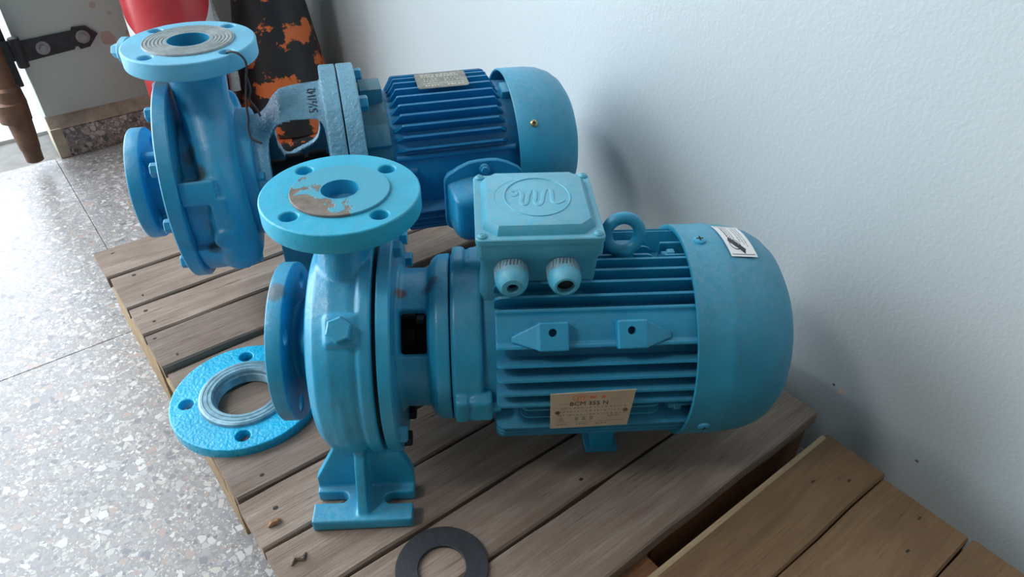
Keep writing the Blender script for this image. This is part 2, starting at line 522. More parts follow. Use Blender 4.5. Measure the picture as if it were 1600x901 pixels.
def circ2(cx, cy, r, n=48):
    return [(cx + r * math.cos(2 * PI * k / n), cy + r * math.sin(2 * PI * k / n)) for k in range(n)]


def text_mesh(body, size, depth=0.0001, align='CENTER', shear=0.0, thin=0.0):
    cu = bpy.data.curves.new('lettering', 'FONT'); cu.body = body; cu.size = size; cu.extrude = depth
    cu.align_x = align; cu.align_y = 'CENTER'; cu.shear = shear; cu.offset = thin; cu.resolution_u = 2
    o = bpy.data.objects.new('lettering', cu); C.objects.link(o)
    dg = bpy.context.evaluated_depsgraph_get()
    me = bpy.data.meshes.new_from_object(o.evaluated_get(dg))
    bpy.data.objects.remove(o); bpy.data.curves.remove(cu)
    return me


def bake(o, mods):
    """apply modifiers by evaluating them"""
    for m in mods: m()
    dg = bpy.context.evaluated_depsgraph_get(); dg.update()
    me = bpy.data.meshes.new_from_object(o.evaluated_get(dg))
    old = o.data; o.modifiers.clear(); mats = [m for m in old.materials]
    o.data = me; bpy.data.meshes.remove(old)
    if not me.materials:
        for m in mats: me.materials.append(m)
    for p in me.polygons: p.use_smooth = True
    return o


def cast(o, voxel=0.0017, it=5, fac=0.5):
    """weld intersecting lumps into one casting with filleted joins"""
    def a():
        m = o.modifiers.new('weld', 'REMESH'); m.mode = 'VOXEL'; m.voxel_size = voxel; m.use_smooth_shade = True
        s = o.modifiers.new('fillet', 'SMOOTH'); s.factor = fac; s.iterations = it
    return bake(o, [a])


def boolean(o, cutters, op='DIFFERENCE'):
    def a():
        for c in cutters:
            m = o.modifiers.new('cut', 'BOOLEAN'); m.operation = op; m.object = c; m.solver = 'EXACT'
    bake(o, [a])
    for c in cutters: bpy.data.objects.remove(c)
    return o


def polar(ang, r, za):
    """local pump coordinates: angle 0 faces the camera side (-y), 90 is up"""
    return -r * math.cos(R(ang)), za + r * math.sin(R(ang))


def radial(ang):
    return Vector((0, -math.cos(R(ang)), math.sin(R(ang))))


def flange(name, R_, t, holes, hr, bore, mat, parent, loc, rotm, bev=0.0012):
    me = curve_mesh([circ2(0, 0, R_, 96)] + [circ2(x, y, hr, 24) for x, y in holes] + [circ2(0, 0, bore, 48)], t, bev)
    o = wrap(name, me, mat, parent, 40)
    me.transform(Matrix.Translation((0, 0, t / 2)))
    me.transform(rotm); me.transform(Matrix.Translation(loc)); me.update()
    return o


# ------------------------------------------------------------------ the room
FL = -0.125
WX, WY = 0.70, 1.755
bm = bmesh.new(); box(bm, -3.2, 0.9, -2.7, WY + 0.16, FL - 0.10, FL - 0.012)
floor = struct(finish('floor', bm, JOINT))
TS = 0.70
bm = bmesh.new(); box(bm, -TS / 2 + 0.0005, TS / 2 - 0.0005, -TS / 2 + 0.0005, TS / 2 - 0.0005, -0.012, 0, 0.0005, None, 1)
tile0 = None
for i in range(-4, 1):
    for j in range(-4, 2):
        cx = 0.0857 + TS * (i + 0.5); cy = 1.04 + TS * (j - 0.5)
        if tile0 is None:
            tile0 = finish('floor_tile', bm, TERRAZZO, floor); o = tile0
        else:
            o = tile0.copy(); C.objects.link(o); o.parent = floor
        o.location = (cx, cy, FL)
bm = bmesh.new(); box(bm, -6, 4, WY + 0.16, 8, FL - 0.2, FL - 0.004); struct(finish('ground', bm, CONCRETE))
bm = bmesh.new(); box(bm, WX, WX + 0.12, -2.7, WY, FL, 3.0); struct(finish('wall_right', bm, WALL_R))
bm = bmesh.new(); box(bm, 0.10, WX + 0.12, WY, WY + 0.15, FL, 3.0, 0.003); struct(finish('wall_far', bm, WALL_F))
bm = bmesh.new(); box(bm, -2.35, 0.10, WY, WY + 0.15, 2.55, 3.0); box(bm, -3.12, -2.35, WY, WY + 0.15, FL, 3.0)
struct(finish('wall_gateway', bm, WALL_F))
bm = bmesh.new(); box(bm, -3.12, -3.0, -2.7, WY, FL, 1.55); box(bm, -3.12, -3.0, -2.7, WY, 2.0, 3.0)
box(bm, -3.12, -3.0, -2.7, -0.5, 1.55, 2.0); box(bm, -3.12, -3.0, 0.1, WY, 1.55, 2.0)  # opening left high in this unseen wall to admit a little fill light
struct(finish('wall_left', bm, DIM))
bm = bmesh.new(); box(bm, -3.12, WX + 0.12, -2.82, -2.7, FL, 3.0); struct(finish('wall_back', bm, DIM))
bm = bmesh.new(); box(bm, -3.12, WX + 0.12, -2.82, WY + 0.15, 3.0, 3.1); struct(finish('ceiling', bm, CEIL))

# skirting of dark terrazzo with a plastered end and a dusty ledge
bm = bmesh.new(); box(bm, 0.118, 0.66, WY - 0.022, WY + 0.002, FL, -0.062, 0.002); sk = struct(finish('baseboard_far', bm, TERR_BASE))
bm = bmesh.new(); box(bm, 0.096, 0.119, WY - 0.024, WY + 0.05, FL, -0.058, 0.003); finish('skirting_end', bm, CREAM, sk)
bm = bmesh.new()
prism(bm, [(0, 0), (0.026, 0), (0.004, 0.022), (0, 0.024)], 0.098, 0.66,
      Matrix(((0, 0, 1, 0), (-1, 0, 0, WY + 0.003), (0, 1, 0, -0.0605), (0, 0, 0, 1))))
finish('mortar_ledge', bm, MORTAR, sk)

# ------------------------------------------------------------------ pallets
def plank_mesh(L, W, T, seed, edge=None, bev=0.0022):
    """board along x with slightly wandering edges"""
    rnd = random.Random(seed)
    bm = bmesh.new(); n = 14
    secs = []
    e0 = [rnd.uniform(-1, 1) * 0.0010 for _ in range(n + 1)]; e1 = [rnd.uniform(-1, 1) * 0.0010 for _ in range(n + 1)]
    end0 = rnd.uniform(-0.002, 0.002); end1 = rnd.uniform(-0.006, 0.002)
    for i in range(n + 1):
        x = -L / 2 + L * i / n
        if i == 0: x += end0
        if i == n: x += end1
        a, b = -W / 2 + e0[i], W / 2 + e1[i]; c = bev
        secs.append([Vector((x, a, -T)), Vector((x, b, -T)), Vector((x, b, -c)), Vector((x, b - c, 0)), Vector((x, a + c, 0)), Vector((x, a, -c))])
    loft(bm, secs)
    return bm


def pallet(root, ys, x0, x1, T, mat, seed, drop=None):
    for k, (ya, yb) in enumerate(ys):
        d = (drop or {}).get(k, 0.0)
        L = x1[k] - x0[k] if isinstance(x1, list) else x1 - x0
        xx0 = x0[k] if isinstance(x0, list) else x0
        bm = plank_mesh(L, (ya - yb) - 0.0042, T, seed + k)
        finish('deck_board', bm, mat, root, 30, (xx0 + L / 2, (ya + yb) / 2, d))


pal = thing('pallet', 'weathered grey-brown wooden pallet carrying both blue pumps', 'pallet')
YA = [1.092, 1.0088, 0.9187, 0.8491, 0.7702, 0.690, 0.608, 0.5257, 0.4549, 0.384, 0.3154, 0.2306]
ys = list(zip(YA[:-1], YA[1:]))
x0 = [0.052, 0.056, 0.057, 0.058, 0.058, 0.063, 0.060, 0.058, 0.058, 0.057, 0.056]
x1 = [0.655, 0.66, 0.655, 0.66, 0.655, 0.66, 0.655, 0.66, 0.655, 0.66, 0.646]
pallet(pal, ys, x0, x1, 0.018, WOOD_A, 20, {0: -0.0004, 4: -0.0075, 5: -0.004, 2: -0.0006, 7: -0.0008, 9: -0.0008})
for (xa, xb, ya, yb, z0, z1) in ((0.0565, 0.098, 0.815, 1.085, FL, -0.0185), (0.0590, 0.100, 0.560, 0.735, FL + 0.02, -0.0265),
                                 (0.33, 0.40, 0.24, 1.085, FL, -0.0265), (0.58, 0.64, 0.24, 1.085, FL, -0.0265)):
    bm = bmesh.new(); box(bm, xa, xb, ya, yb, z0, z1, 0.003); finish('stringer', bm, WOOD_EDGE, pal)
bm = bmesh.new(); box(bm, 0.372, 0.64, 0.236, 0.258, FL, -0.0265, 0.003); finish('stringer', bm, WOOD_RED, pal)  # added front board, keeps the gap between the pallets dark
bm = bmesh.new(); box(bm, 0.0585, 0.0645, 0.585, 0.80, -0.050, -0.0265, 0.001); finish('edge_strip', bm, WOOD_EDGE, pal)
bm = bmesh.new(); box(bm, 0.05, 0.362, 0.208, 0.262, -0.046, -0.0195, 0.003, Matrix.Rotation(R(0.6), 4, 'Z')); finish('broken_batten', bm, WOOD_RED, pal)
# nails driven through the boards over the stringers
bmn = bmesh.new(); revolve(bmn, [(-0.004, 0), (-0.004, 0.0024), (0.0001, 0.003), (0.0002, 0.002), (0.0001, 0)], (0, 0, 0), (0, 0, 1), 10)
nail0 = finish('nail', bmn, NAILHOLE, pal)
first = True
rn = random.Random(3)
for k, (ya, yb) in enumerate(ys):
    dz = {0: -0.0004, 4: -0.0075, 5: -0.004, 2: -0.0006, 7: -0.0008, 9: -0.0008}.get(k, 0)
    for xs in (0.078, 0.365, 0.615):
        for f in (0.28, 0.72):
            if rn.random() < (0.35 if xs < 0.1 else 0.6): continue
            o = nail0 if first else nail0.copy()
            if not first: C.objects.link(o); o.parent = pal
            first = False
            o.location = (xs + rn.uniform(-0.014, 0.014), yb + (ya - yb) * (f + rn.uniform(-0.16, 0.16)), dz + 0.0001)
            o.scale = (rn.uniform(0.5, 1.3), rn.uniform(0.4, 0.9), 1)

pal2 = thing('pallet', 'yellow-brown wooden crate top beside the wall, in front of the grey pallet', 'pallet')
ys2 = [(0.2086, 0.1355), (0.1355, 0.0413), (0.0413, -0.05), (-0.05, -0.14), (-0.14, -0.23)]
for k, (ya, yb) in enumerate(ys2):
    bm = plank_mesh(0.622 + 0.25, (ya - yb) - (0.002 if k else 0.0015), 0.020, 60 + k)
    finish('deck_board', bm, WOOD_B, pal2, 30, (0.186, (ya + yb) / 2, 0.0))
for xa in (-0.24, 0.16, 0.56):
    bm = bmesh.new(); box(bm, xa, xa + 0.06, -0.23, 0.205, FL, -0.0205, 0.003); finish('stringer', bm, WOOD_B, pal2)
bm = bmesh.new(); box(bm, -0.245, 0.618, 0.2035, 0.2095, FL, 0.0005, 0.001); finish('edge_strip', bm, WOOD_EDGE, pal2)  # added side board down to the floor, blocks light in the gap
for (x, y) in ((0.553, 0.178), (0.585, 0.155), (0.60, 0.085), (0.555, 0.073), (0.30, 0.11), (0.38, 0.16)):
    o = nail0.copy(); C.objects.link(o); o.parent = pal2; o.location = (x, y, 0.0001)

# ------------------------------------------------------------------ near pump
P1 = thing('motor_pump', 'light blue motor pump with square cable box on top, nearest on the pallet', 'pump', (0.2204, 0.5239, 0.0006), -0.6001)
ZA = 0.1378


def screw(bm, p, d, r, h=0.0022):
    """domed pan head with a cross recess"""
    p = Vector(p); d = Vector(d).normalized()
    revolve(bm, [(-0.003, 0), (-0.003, r * 0.5), (0, r), (h * 0.5, r * 0.94), (h, r * 0.55), (h, 0)], p, d, 16)


def cross(bm, p, d, r, h):
    F = frame(d); F.translation = Vector(p) + Vector(d).normalized() * h
    box(bm, -r * 0.55, r * 0.55, -r * 0.12, r * 0.12, -0.0006, 0.0003, 0, F)
    box(bm, -r * 0.12, r * 0.12, -r * 0.55, r * 0.55, -0.0006, 0.0003, 0, F)


def add_screw(p, d, r, mat, parent, h=0.0024, name='screw'):
    bm = bmesh.new(); screw(bm, p, d, r, h); s = finish(name, bm, mat, parent)
    bm = bmesh.new(); cross(bm, p, d, r, h); finish('cross_recess', bm, DARK, s if s.parent and not s.parent.parent else parent)
    return s


# casing: volute, neck, foot plate with open slots, web and rib cast as one
bm = bmesh.new()
o_ = (0, 0, ZA)
revolve(bm, [(-0.052, 0), (-0.052, 0.048), (-0.044, 0.060), (-0.040, 0.085), (-0.036, 0.100), (-0.028, 0.109), (-0.014, 0.113), (0.004, 0.113), (0.014, 0.110), (0.0235, 0.110), (0.0235, 0)], o_, (1, 0, 0), 96)
revolve(bm, [(-0.066, 0), (-0.066, 0.040), (-0.058, 0.040), (-0.048, 0.056), (-0.040, 0.056), (-0.040, 0)], o_, (1, 0, 0), 64)
revolve(bm, [(0.0115, 0), (0.0115, 0.1145), (0.0235, 0.1145), (0.0235, 0)], o_, (1, 0, 0), 96)
loft(bm, [ell(-0.003, 0, 0.298, 0.031, 0.031), ell(-0.003, 0, 0.280, 0.0262, 0.0265), ell(-0.003, 0, 0.262, 0.0255, 0.030), ell(-0.004, 0, 0.240, 0.0265, 0.045), ell(-0.006, 0, 0.215, 0.029, 0.070), ell(-0.006, 0, 0.190, 0.030, 0.085), ell(-0.006, 0, 0.15, 0.028, 0.08)])
loft(bm, [ell(-0.003, 0, 0.268, 0.030, 0.031), ell(-0.002, 0, 0.281, 0.035, 0.035), ell(-0.002, 0, 0.292, 0.050, 0.050)])
# near cheek of the scroll, a little fuller
tube(bm, [(-0.006, -0.088 * math.cos(R(a)) * 1.0, ZA + 0.088 * math.sin(R(a))) for a in range(-80, 60, 6)], [0.024 + 0.003 * math.sin(k / 6) for k in range(24)], 16)
# plug boss
d45 = radial(45)
F = frame(d45, (1, 0, 0)); F.translation = Vector((-0.002, 0, ZA)) + d45 * 0.104
box(bm, -0.015, 0.015, -0.015, 0.015, -0.01, 0.012, 0.005, F, 3)
# foot
for sgn in (-1,):
    ft = [(-0.0513, -0.131), (0.0475, -0.131), (0.0475, -0.1115)]
    ft += [(0.0245 + 0.0065 * math.cos(a), -0.105 + 0.0065 * math.sin(a)) for a in [R(-90 - 18 * i) for i in range(11)]]
    ft += [(0.0475, -0.0985), (0.0475, -0.078), (-0.0505, -0.078), (-0.0505, -0.0955)]
    ft += [(-0.025 + 0.0065 * math.cos(a), -0.102 + 0.0065 * math.sin(a)) for a in [R(90 - 18 * i) for i in range(11)]]
    ft += [(-0.0513, -0.1085)]
    prism(bm, ft, 0.0, 0.0145)
    ft2 = [(x, -y) for x, y in ft][::-1]
    prism(bm, ft2, 0.0, 0.0145)
for sg in (1, -1):
    Mx = Matrix(((1, 0, 0, 0), (0, 0, sg, 0), (0, 1, 0, 0), (0, 0, 0, 1)))
    prism(bm, [(-0.0505, 0.004), (0.0475, 0.004), (0.0475, 0.030), (0.043, 0.045), (0.034, 0.068), (0.028, 0.085), (-0.024, 0.085), (-0.030, 0.068), (-0.043, 0.042), (-0.0505, 0.028)], -0.088, -0.077, Mx)
    My = Matrix(((0, 0, 1, 0), (sg, 0, 0, 0), (0, 1, 0, 0), (0, 0, 0, 1)))
    prism(bm, [(-0.130, 0.004), (-0.077, 0.004), (-0.060, 0.10), (-0.094, 0.10), (-0.099, 0.072), (-0.106, 0.062)], -0.0065, 0.0035, My)
cas = finish('casing', bm, BLUE_A, P1)
cast(cas, 0.0016, 4)

bo = [(-0.0375, 0.0395), (0.0375, 0.0395), (-0.0375, -0.0395), (0.0375, -0.0395)]
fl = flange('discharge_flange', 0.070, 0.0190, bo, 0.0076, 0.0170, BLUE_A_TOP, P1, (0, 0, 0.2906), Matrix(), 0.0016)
me = curve_mesh([circ2(0, 0, 0.0435, 72), circ2(0, 0, 0.0168, 48)], 0.0030, 0.0007)
me.transform(Matrix.Translation((0, 0, 0.3096 + 0.0009)))


def flaked_face(name, paintcol, barecol, cx, cy):
    m, nt, b = new_mat(name); t = NT(nt)
    v = t.coord()
    f = t.noise(v, 45, 5, 0.62, 0.7)
    sep = t.n('ShaderNodeSeparateXYZ'); t.l(v, sep.inputs[0])
    # the worn patch lies on one side of the ring
    g = t.math('ADD', t.math('MULTIPLY', sep.outputs[0], cx), t.math('MULTIPLY', sep.outputs[1], cy))
    k = t.ramp(t.math('MULTIPLY_ADD', f, 0.8, g), [(0.525, 0.0), (0.545, 1.0)])
    bare = t.ramp(t.noise(v, 140, 4), [(0.3, tuple(x * 0.75 for x in barecol)), (0.7, tuple(x * 1.2 for x in barecol))])
    t.l(t.mix(k, paintcol, bare), b.inputs['Base Color'])
    b.inputs['Roughness'].default_value = 0.5
    t.l(t.bump(k, 0.6, -0.0012), b.inputs['Normal'])
    return m


wrap('raised_face', me, flaked_face('flaked_flange_face', (0.075, 0.36, 0.50), (0.20, 0.165, 0.14), -5.0, -5.0), fl)
bm = bmesh.new(); revolve(bm, [(-0.05, 0.0165), (0.0025, 0.0165), (0.0025, 0.0178), (-0.05, 0.0178)], (0, 0, 0.3096), (0, 0, 1), 48); finish('bore_lining', bm, BLUE_A, fl)
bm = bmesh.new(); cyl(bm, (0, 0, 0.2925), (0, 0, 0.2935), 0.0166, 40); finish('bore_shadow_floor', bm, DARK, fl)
# suction flange, seen from its back
RX = frame((1, 0, 0))
sh_ = [(0.0625 * math.cos(R(a)), 0.0625 * math.sin(R(a))) for a in (45, 135, 225, 315)]
flange('suction_flange', 0.0800, 0.0150, sh_, 0.008, 0.026, BLUE_A, P1, (-0.0770, 0, ZA), RX, 0.0016)
bm = bmesh.new(); d = d45
p = Vector((-0.002, 0, ZA)) + d * 0.1155
hexhead(bm, p, d, 0.0205, 0.0105, 0.01, 0.006, 0.35); washer(bm, p - d * 0.001, d, 0.0118, 0.0016); finish('drain_plug', bm, BLUE_A, P1)
# casing cover and its bolts
bm = bmesh.new(); revolve(bm, [(0.0275, 0.03), (0.0275, 0.1125), (0.0290, 0.114), (0.0385, 0.114), (0.0400, 0.1125), (0.0400, 0.03)], o_, (1, 0, 0), 96)
finish('casing_cover', bm, BLUE_A, P1)
bm = bmesh.new(); revolve(bm, [(0.0230, 0.0), (0.0230, 0.105), (0.0280, 0.105), (0.0280, 0.0)], o_, (1, 0, 0), 64); finish('joint_gap_shade', bm, DARK, P1)  # dark disc painted in for the shaded gap between casing and cover
for a, m in ((-22, BLUE_A), (-50, DARK), (95, BLUE_A), (130, BLUE_A), (165, BLUE_A), (200, BLUE_A), (230, BLUE_A), (-85, DARK)):
    y, z = polar(a, 0.103, ZA)
    bm = bmesh.new(); hexhead(bm, (0.040, y, z), (1, 0, 0), 0.015, 0.0075, 0, 0, 0.3); finish('cover_bolt', bm, m, P1)
# lantern with openings, then the adapter ring
bm = bmesh.new()
for a0, a1 in ((62, 118), (154, 206), (-34, 26), (242, 298)):
    revolve(bm, [(0.036, 0.060), (0.036, 0.072), (0.056, 0.070), (0.080, 0.072), (0.080, 0.060), (0.036, 0.060)], o_, (1, 0, 0), 24, 180 - a1 + 0, 180 - a0) if False else None
    # arms as prisms along x
    n = 10; ring = []
    outer = [polar(a0 + (a1 - a0) * i / n, 0.0715, ZA) for i in range(n + 1)]; inner = [polar(a1 - (a1 - a0) * i / n, 0.060, ZA) for i in range(n + 1)]
    poly = outer + inner
    loft(bm, [[Vector((x, y, z)) for y, z in poly] for x in (0.037, 0.058, 0.082)])
revolve(bm, [(0.037, 0.050), (0.037, 0.075), (0.042, 0.075), (0.044, 0.070), (0.044, 0.050), (0.037, 0.050)], o_, (1, 0, 0), 64)
revolve(bm, [(0.0690, 0.052), (0.0690, 0.070), (0.0720, 0.078), (0.0780, 0.0835), (0.0905, 0.0845), (0.0905, 0.052), (0.0690, 0.052)], o_, (1, 0, 0), 72)
lan = finish('lantern', bm, BLUE_A, P1); cast(lan, 0.0016, 3)
bm = bmesh.new(); revolve(bm, [(0.030, 0), (0.030, 0.030), (0.055, 0.030), (0.055, 0.022), (0.064, 0.022), (0.064, 0.030), (0.092, 0.030), (0.092, 0)], o_, (1, 0, 0), 40)
cpl = finish('shaft_coupling', bm, DARK, P1)
for a in (10, 55, 100, 190, 280):
    y, z = polar(a, 0.031, ZA); bm = bmesh.new(); hexhead(bm, (0.072, y, z), radial(a), 0.009, 0.005); finish('coupling_bolt', bm, STEEL, cpl)
# motor end shield with four bolted lugs
bm = bmesh.new()
revolve(bm, [(0.0915, 0), (0.0915, 0.0835), (0.0945, 0.0865), (0.1180, 0.0875), (0.1215, 0.0855), (0.1215, 0)], o_, (1, 0, 0), 80)
LUG = (96, -9, 186, 276)
for a in LUG:
    M_ = Matrix.Translation(o_) @ Matrix.Rotation(R(90 - a) * -1 + R(90), 4, 'X')
    F = Matrix.Identity(4); rd = radial(a); tg = Vector((1, 0, 0)).cross(rd)
    F = Matrix((Vector((1, 0, 0)), tg, rd)).transposed().to_4x4(); F.translation = Vector(o_)
    box(bm, 0.0935, 0.1065, -0.0165, 0.0165, 0.070, 0.0965, 0.004, F); box(bm, 0.1085, 0.1295, -0.0155, 0.0155, 0.070, 0.0955, 0.004, F)
sh = finish('end_shield', bm, BLUE_A, P1); cast(sh, 0.0016, 3)
for a in LUG:
    y, z = polar(a, 0.0865, ZA); bm = bmesh.new(); hexhead(bm, (0.129, y, z), (1, 0, 0), 0.0125, 0.008); finish('shield_bolt', bm, BLUE_A, sh)
# stator housing and its fins
bm = bmesh.new(); revolve(bm, [(0.1205, 0), (0.1205, 0.0815), (0.132, 0.0825), (0.330, 0.0825), (0.345, 0.080), (0.345, 0)], o_, (1, 0, 0), 80)
hou = finish('motor_housing', bm, BLUE_A_MOTOR, P1)


def fin_mesh(name, xa, xb, r0, r1, t0=0.0046, t1=0.0024, c=0.007, slant=0.0):
    """radial plate in the x-z plane (z = radius), rounded end corners"""
    bm = bmesh.new()
    pts = [(xa, r0)]
    for k in range(5):
        a = R(180 - 22.5 * k); pts.append((xa + slant + c + c * math.cos(a), r1 - c + c * math.sin(a)))
    for k in range(5):
        a = R(90 - 22.5 * k); pts.append((xb - slant - c + c * math.cos(a), r1 - c + c * math.sin(a)))
    pts.append((xb, r0))
    sec = []
    for s in (-1, 1):
        sec.append([bm.verts.new((x, s * (t0 + (t1 - t0) * (z - r0) / (r1 - r0)) / 2, z)) for x, z in pts])
    n = len(pts)
    bm.faces.new(sec[0]); bm.faces.new(sec[1][::-1])
    for k in range(n): bm.faces.new((sec[0][k], sec[0][(k + 1) % n], sec[1][(k + 1) % n], sec[1][k]))
    bmesh.ops.recalc_face_normals(bm, faces=bm.faces)
    me = bpy.data.meshes.new(name); bm.to_mesh(me); bm.free()
    for p in me.polygons: p.use_smooth = True
    me.set_sharp_from_angle(angle=R(30))
    return me


def put_fins(me, angles, za, mat, parent, name='cooling_fin'):
    me.materials.append(mat)
    for a in angles:
        o = bpy.data.objects.new(name, me); C.objects.link(o); o.parent = parent
        o.location = (0, 0, za); o.rotation_euler = (R(90 - a), 0, 0)    # z turns to angle a (0 = -y side)


full = fin_mesh('cooling_fin', 0.1325, 0.3265, 0.0805, 0.1040)
put_fins(full, [1, 8.5, 16.5, 24.5, 59.5, 67, 74, 81, 111, 119, 127, 135, 143, 151, 159, 167, 175, 197, 205, 213, 221, 229, 237, 245, 253, 261, 269, 292, 300, 308, 316, 323, 329, 335, 340.5], ZA, BLUE_A_MOTOR, hou)
short = fin_mesh('short_fin', 0.155, 0.288, 0.0805, 0.0985, c=0.008)
put_fins(short, [-6, -13, 88, 96, 104, 183, 190, 277, 284], ZA, BLUE_A_MOTOR, hou, 'short_fin')
# blank mounting pad with its lip and the two drilled bosses
bm = bmesh.new()
n = 8
pa = [polar(34.5 + 18.5 * i / n, 0.1005, ZA) for i in range(n + 1)]; pi_ = [polar(53 - 18.5 * i / n, 0.080, ZA) for i in range(n + 1)]
loft(bm, [[Vector((x, y, z)) for y, z in pa + pi_] for x in (0.1325, 0.1345, 0.3245, 0.3265)])
pa = [polar(33 + 2.4 * i / 2, 0.1045, ZA) for i in range(3)]; pi_ = [polar(35.4 - 2.4 * i / 2, 0.090, ZA) for i in range(3)]
loft(bm, [[Vector((x, y, z)) for y, z in pa + pi_] for x in (0.1325, 0.3265)])
pa = [polar(51.3 + 2.2 * i / 2, 0.1030, ZA) for i in range(3)]; pi_ = [polar(53.5 - 2.2 * i / 2, 0.090, ZA) for i in range(3)]
loft(bm, [[Vector((x, y, z)) for y, z in pa + pi_] for x in (0.1325, 0.3265)])
pad = finish('mounting_pad', bm, BLUE_A_MOTOR, P1); cast(pad, 0.0013, 3)
d39 = radial(39); tg = Vector((1, 0, 0)).cross(d39)
for xs, tip in ((0.1835, -1), (0.2540, 1)):
    F = Matrix((Vector((1, 0, 0)), tg, d39)).transposed().to_4x4(); F.translation = Vector((xs, 0, ZA))
    bm = bmesh.new()
    box(bm, -0.0135, 0.0135, -0.0135, 0.0125, 0.094, 0.1125, 0.0012, F)
    prs = [F @ Vector(p) for p in ((tip * 0.012, -0.0130, 0.096), (tip * 0.012, 0.0120, 0.096), (tip * 0.012, 0.0120, 0.112), (tip * 0.012, -0.0130, 0.112))]
    tp = [F @ Vector(p) for p in ((tip * 0.037, -0.001, 0.096), (tip * 0.037, 0.004, 0.096), (tip * 0.037, 0.004, 0.1025), (tip * 0.037, -0.001, 0.1025))]
    loft(bm, [prs, tp])
    bs = finish('mounting_boss', bm, BLUE_A_MOTOR, P1); cast(bs, 0.0009, 2)
    # hole in the lower cheek of the boss
    bm = bmesh.new(); hp = F @ Vector((-0.002, 0.0, 0)); q0 = F @ Vector((-0.001, 0.006, 0.1128)); q1 = F @ Vector((-0.001, 0.006, 0.100))
    cyl(bm, F @ Vector((-0.001, -0.004, 0.1135)), F @ Vector((-0.001, -0.004, 0.100)), 0.0037, 18)
    cut = finish('cut', bm, DARK); cut.parent = P1
    boolean(bs, [cut])
    bs.data.set_sharp_from_angle(angle=R(35))
# fan cover
bm = bmesh.new()
prof = [(0.3145, 0.1035), (0.3135, 0.1065), (0.3145, 0.1082), (0.345, 0.1082), (0.349, 0.1090), (0.353, 0.1080), (0.364, 0.1070), (0.378, 0.1050), (0.390, 0.1010), (0.400, 0.0950), (0.4095, 0.0860), (0.417, 0.0730), (0.423, 0.055), (0.4265, 0.030), (0.4275, 0.0),
        (0.4255, 0.0), (0.421, 0.055), (0.4075, 0.085), (0.389, 0.0990), (0.364, 0.1050), (0.3145, 0.1055), (0.3145, 0.1035)]
revolve(bm, prof, o_, (1, 0, 0), 96)
fc = finish('fan_cover', bm, BLUE_A_COVER, P1, 50)
for a, x in ((91, 0.331), (-20, 0.332), (200, 0.332), (270, 0.332)):
    y, z = polar(a, 0.1080, ZA); add_screw((x, y, z), radial(a), 0.0062, BLUE_A, fc, 0.0032, 'cover_screw')
# tie-bolt lugs beside the cover
for a in (93, -12, 183, 273):
    F = Matrix((Vector((1, 0, 0)), Vector((1, 0, 0)).cross(radial(a)), radial(a))).transposed().to_4x4(); F.translation = Vector(o_)
    bm = bmesh.new()
    box(bm, 0.297, 0.325, -0.0125, -0.0095, 0.078, 0.0985, 0.001, F); box(bm, 0.297, 0.325, 0.0095, 0.0125, 0.078, 0.0985, 0.001, F); box(bm, 0.297, 0.325, -0.011, 0.011, 0.078, 0.086, 0.001, F)
    lg = finish('bolt_lug', bm, BLUE_A_MOTOR, hou)
    bm = bmesh.new(); hexhead(bm, F @ Vector((0.309, 0, 0.0905)), (-1, 0, 0), 0.0105, 0.007, -0.012, 0.004); finish('tie_bolt', bm, BLUE_A, hou)

# terminal box: pedestal, tapered body, lid with the embossed letter, two cable glands
bm = bmesh.new()
def rrect(cx, cy, z, hx, hy, r, n=5):
    out = []
    for (sx, sy, a0) in ((1, 1, 0), (-1, 1, 90), (-1, -1, 180), (1, -1, 270)):
        for k in range(n):
            a = R(a0 + 90 * k / (n - 1)); out.append(Vector((cx + sx * (hx - r) + r * math.cos(a), cy + sy * (hy - r) + r * math.sin(a), z)))
    return out
cxb, cyb = 0.1735, 0.012
loft(bm, [rrect(0.170, 0.010, 0.198, 0.050, 0.046, 0.008), rrect(0.170, 0.010, 0.222, 0.051, 0.047, 0.008), rrect(cxb, cyb, 0.232, 0.0515, 0.0500, 0.006), rrect(cxb, cyb, 0.259, 0.0530, 0.0525, 0.006), rrect(cxb, cyb, 0.265, 0.0560, 0.0560, 0.005), rrect(cxb, cyb, 0.2785, 0.0560, 0.0560, 0.005)])
tb = finish('terminal_box', bm, BLUE_A_BOX, P1)
bm = bmesh.new()
loft(bm, [rrect(cxb, cyb, 0.2790, 0.0568, 0.0572, 0.005), rrect(cxb, cyb, 0.2835, 0.0568, 0.0572, 0.005), rrect(cxb, cyb, 0.2843, 0.0558, 0.0562, 0.005)])
pl = []
def octo(z, hx, hy, c):
    return [Vector((cxb + x, cyb + y, z)) for x, y in ((hx, -hy + c), (hx, hy - c), (hx - c, hy), (-hx + c, hy), (-hx, hy - c), (-hx, -hy + c), (-hx + c, -hy), (hx - c, -hy))]
loft(bm, [octo(0.2835, 0.0505, 0.0515, 0.0125), octo(0.2875, 0.0492, 0.0502, 0.0120), octo(0.2920, 0.0455, 0.0465, 0.0095), octo(0.2926, 0.0440, 0.0450, 0.009)])
lid = finish('box_lid', bm, BLUE_A_BOX, tb, 28)
for sx in (-1, 1):
    for sy in (-1, 1):
        p = (cxb + sx * 0.0508, cyb + sy * 0.0512, 0.2842)
        bm = bmesh.new(); screw(bm, p, (0, 0, 1), 0.0046, 0.0030); cross(bm, p, (0, 0, 1), 0.0046, 0.0030); finish('lid_screw', bm, BLUE_A_BOX, tb)
def px2lid(x, y):   # emblem drawing units to lid plane
    return (cxb + 0.0012 + (x - 512) * 0.000136, cyb + 0.0005 - (y - 278) * 0.000250)
bm = bmesh.new()
zt = 0.2926
E1 = [(*px2lid(512 + 222 * math.cos(2 * PI * k / 64), 278 + 134 * math.sin(2 * PI * k / 64)), zt) for k in range(65)]
tube(bm, E1, 0.0009, 6)
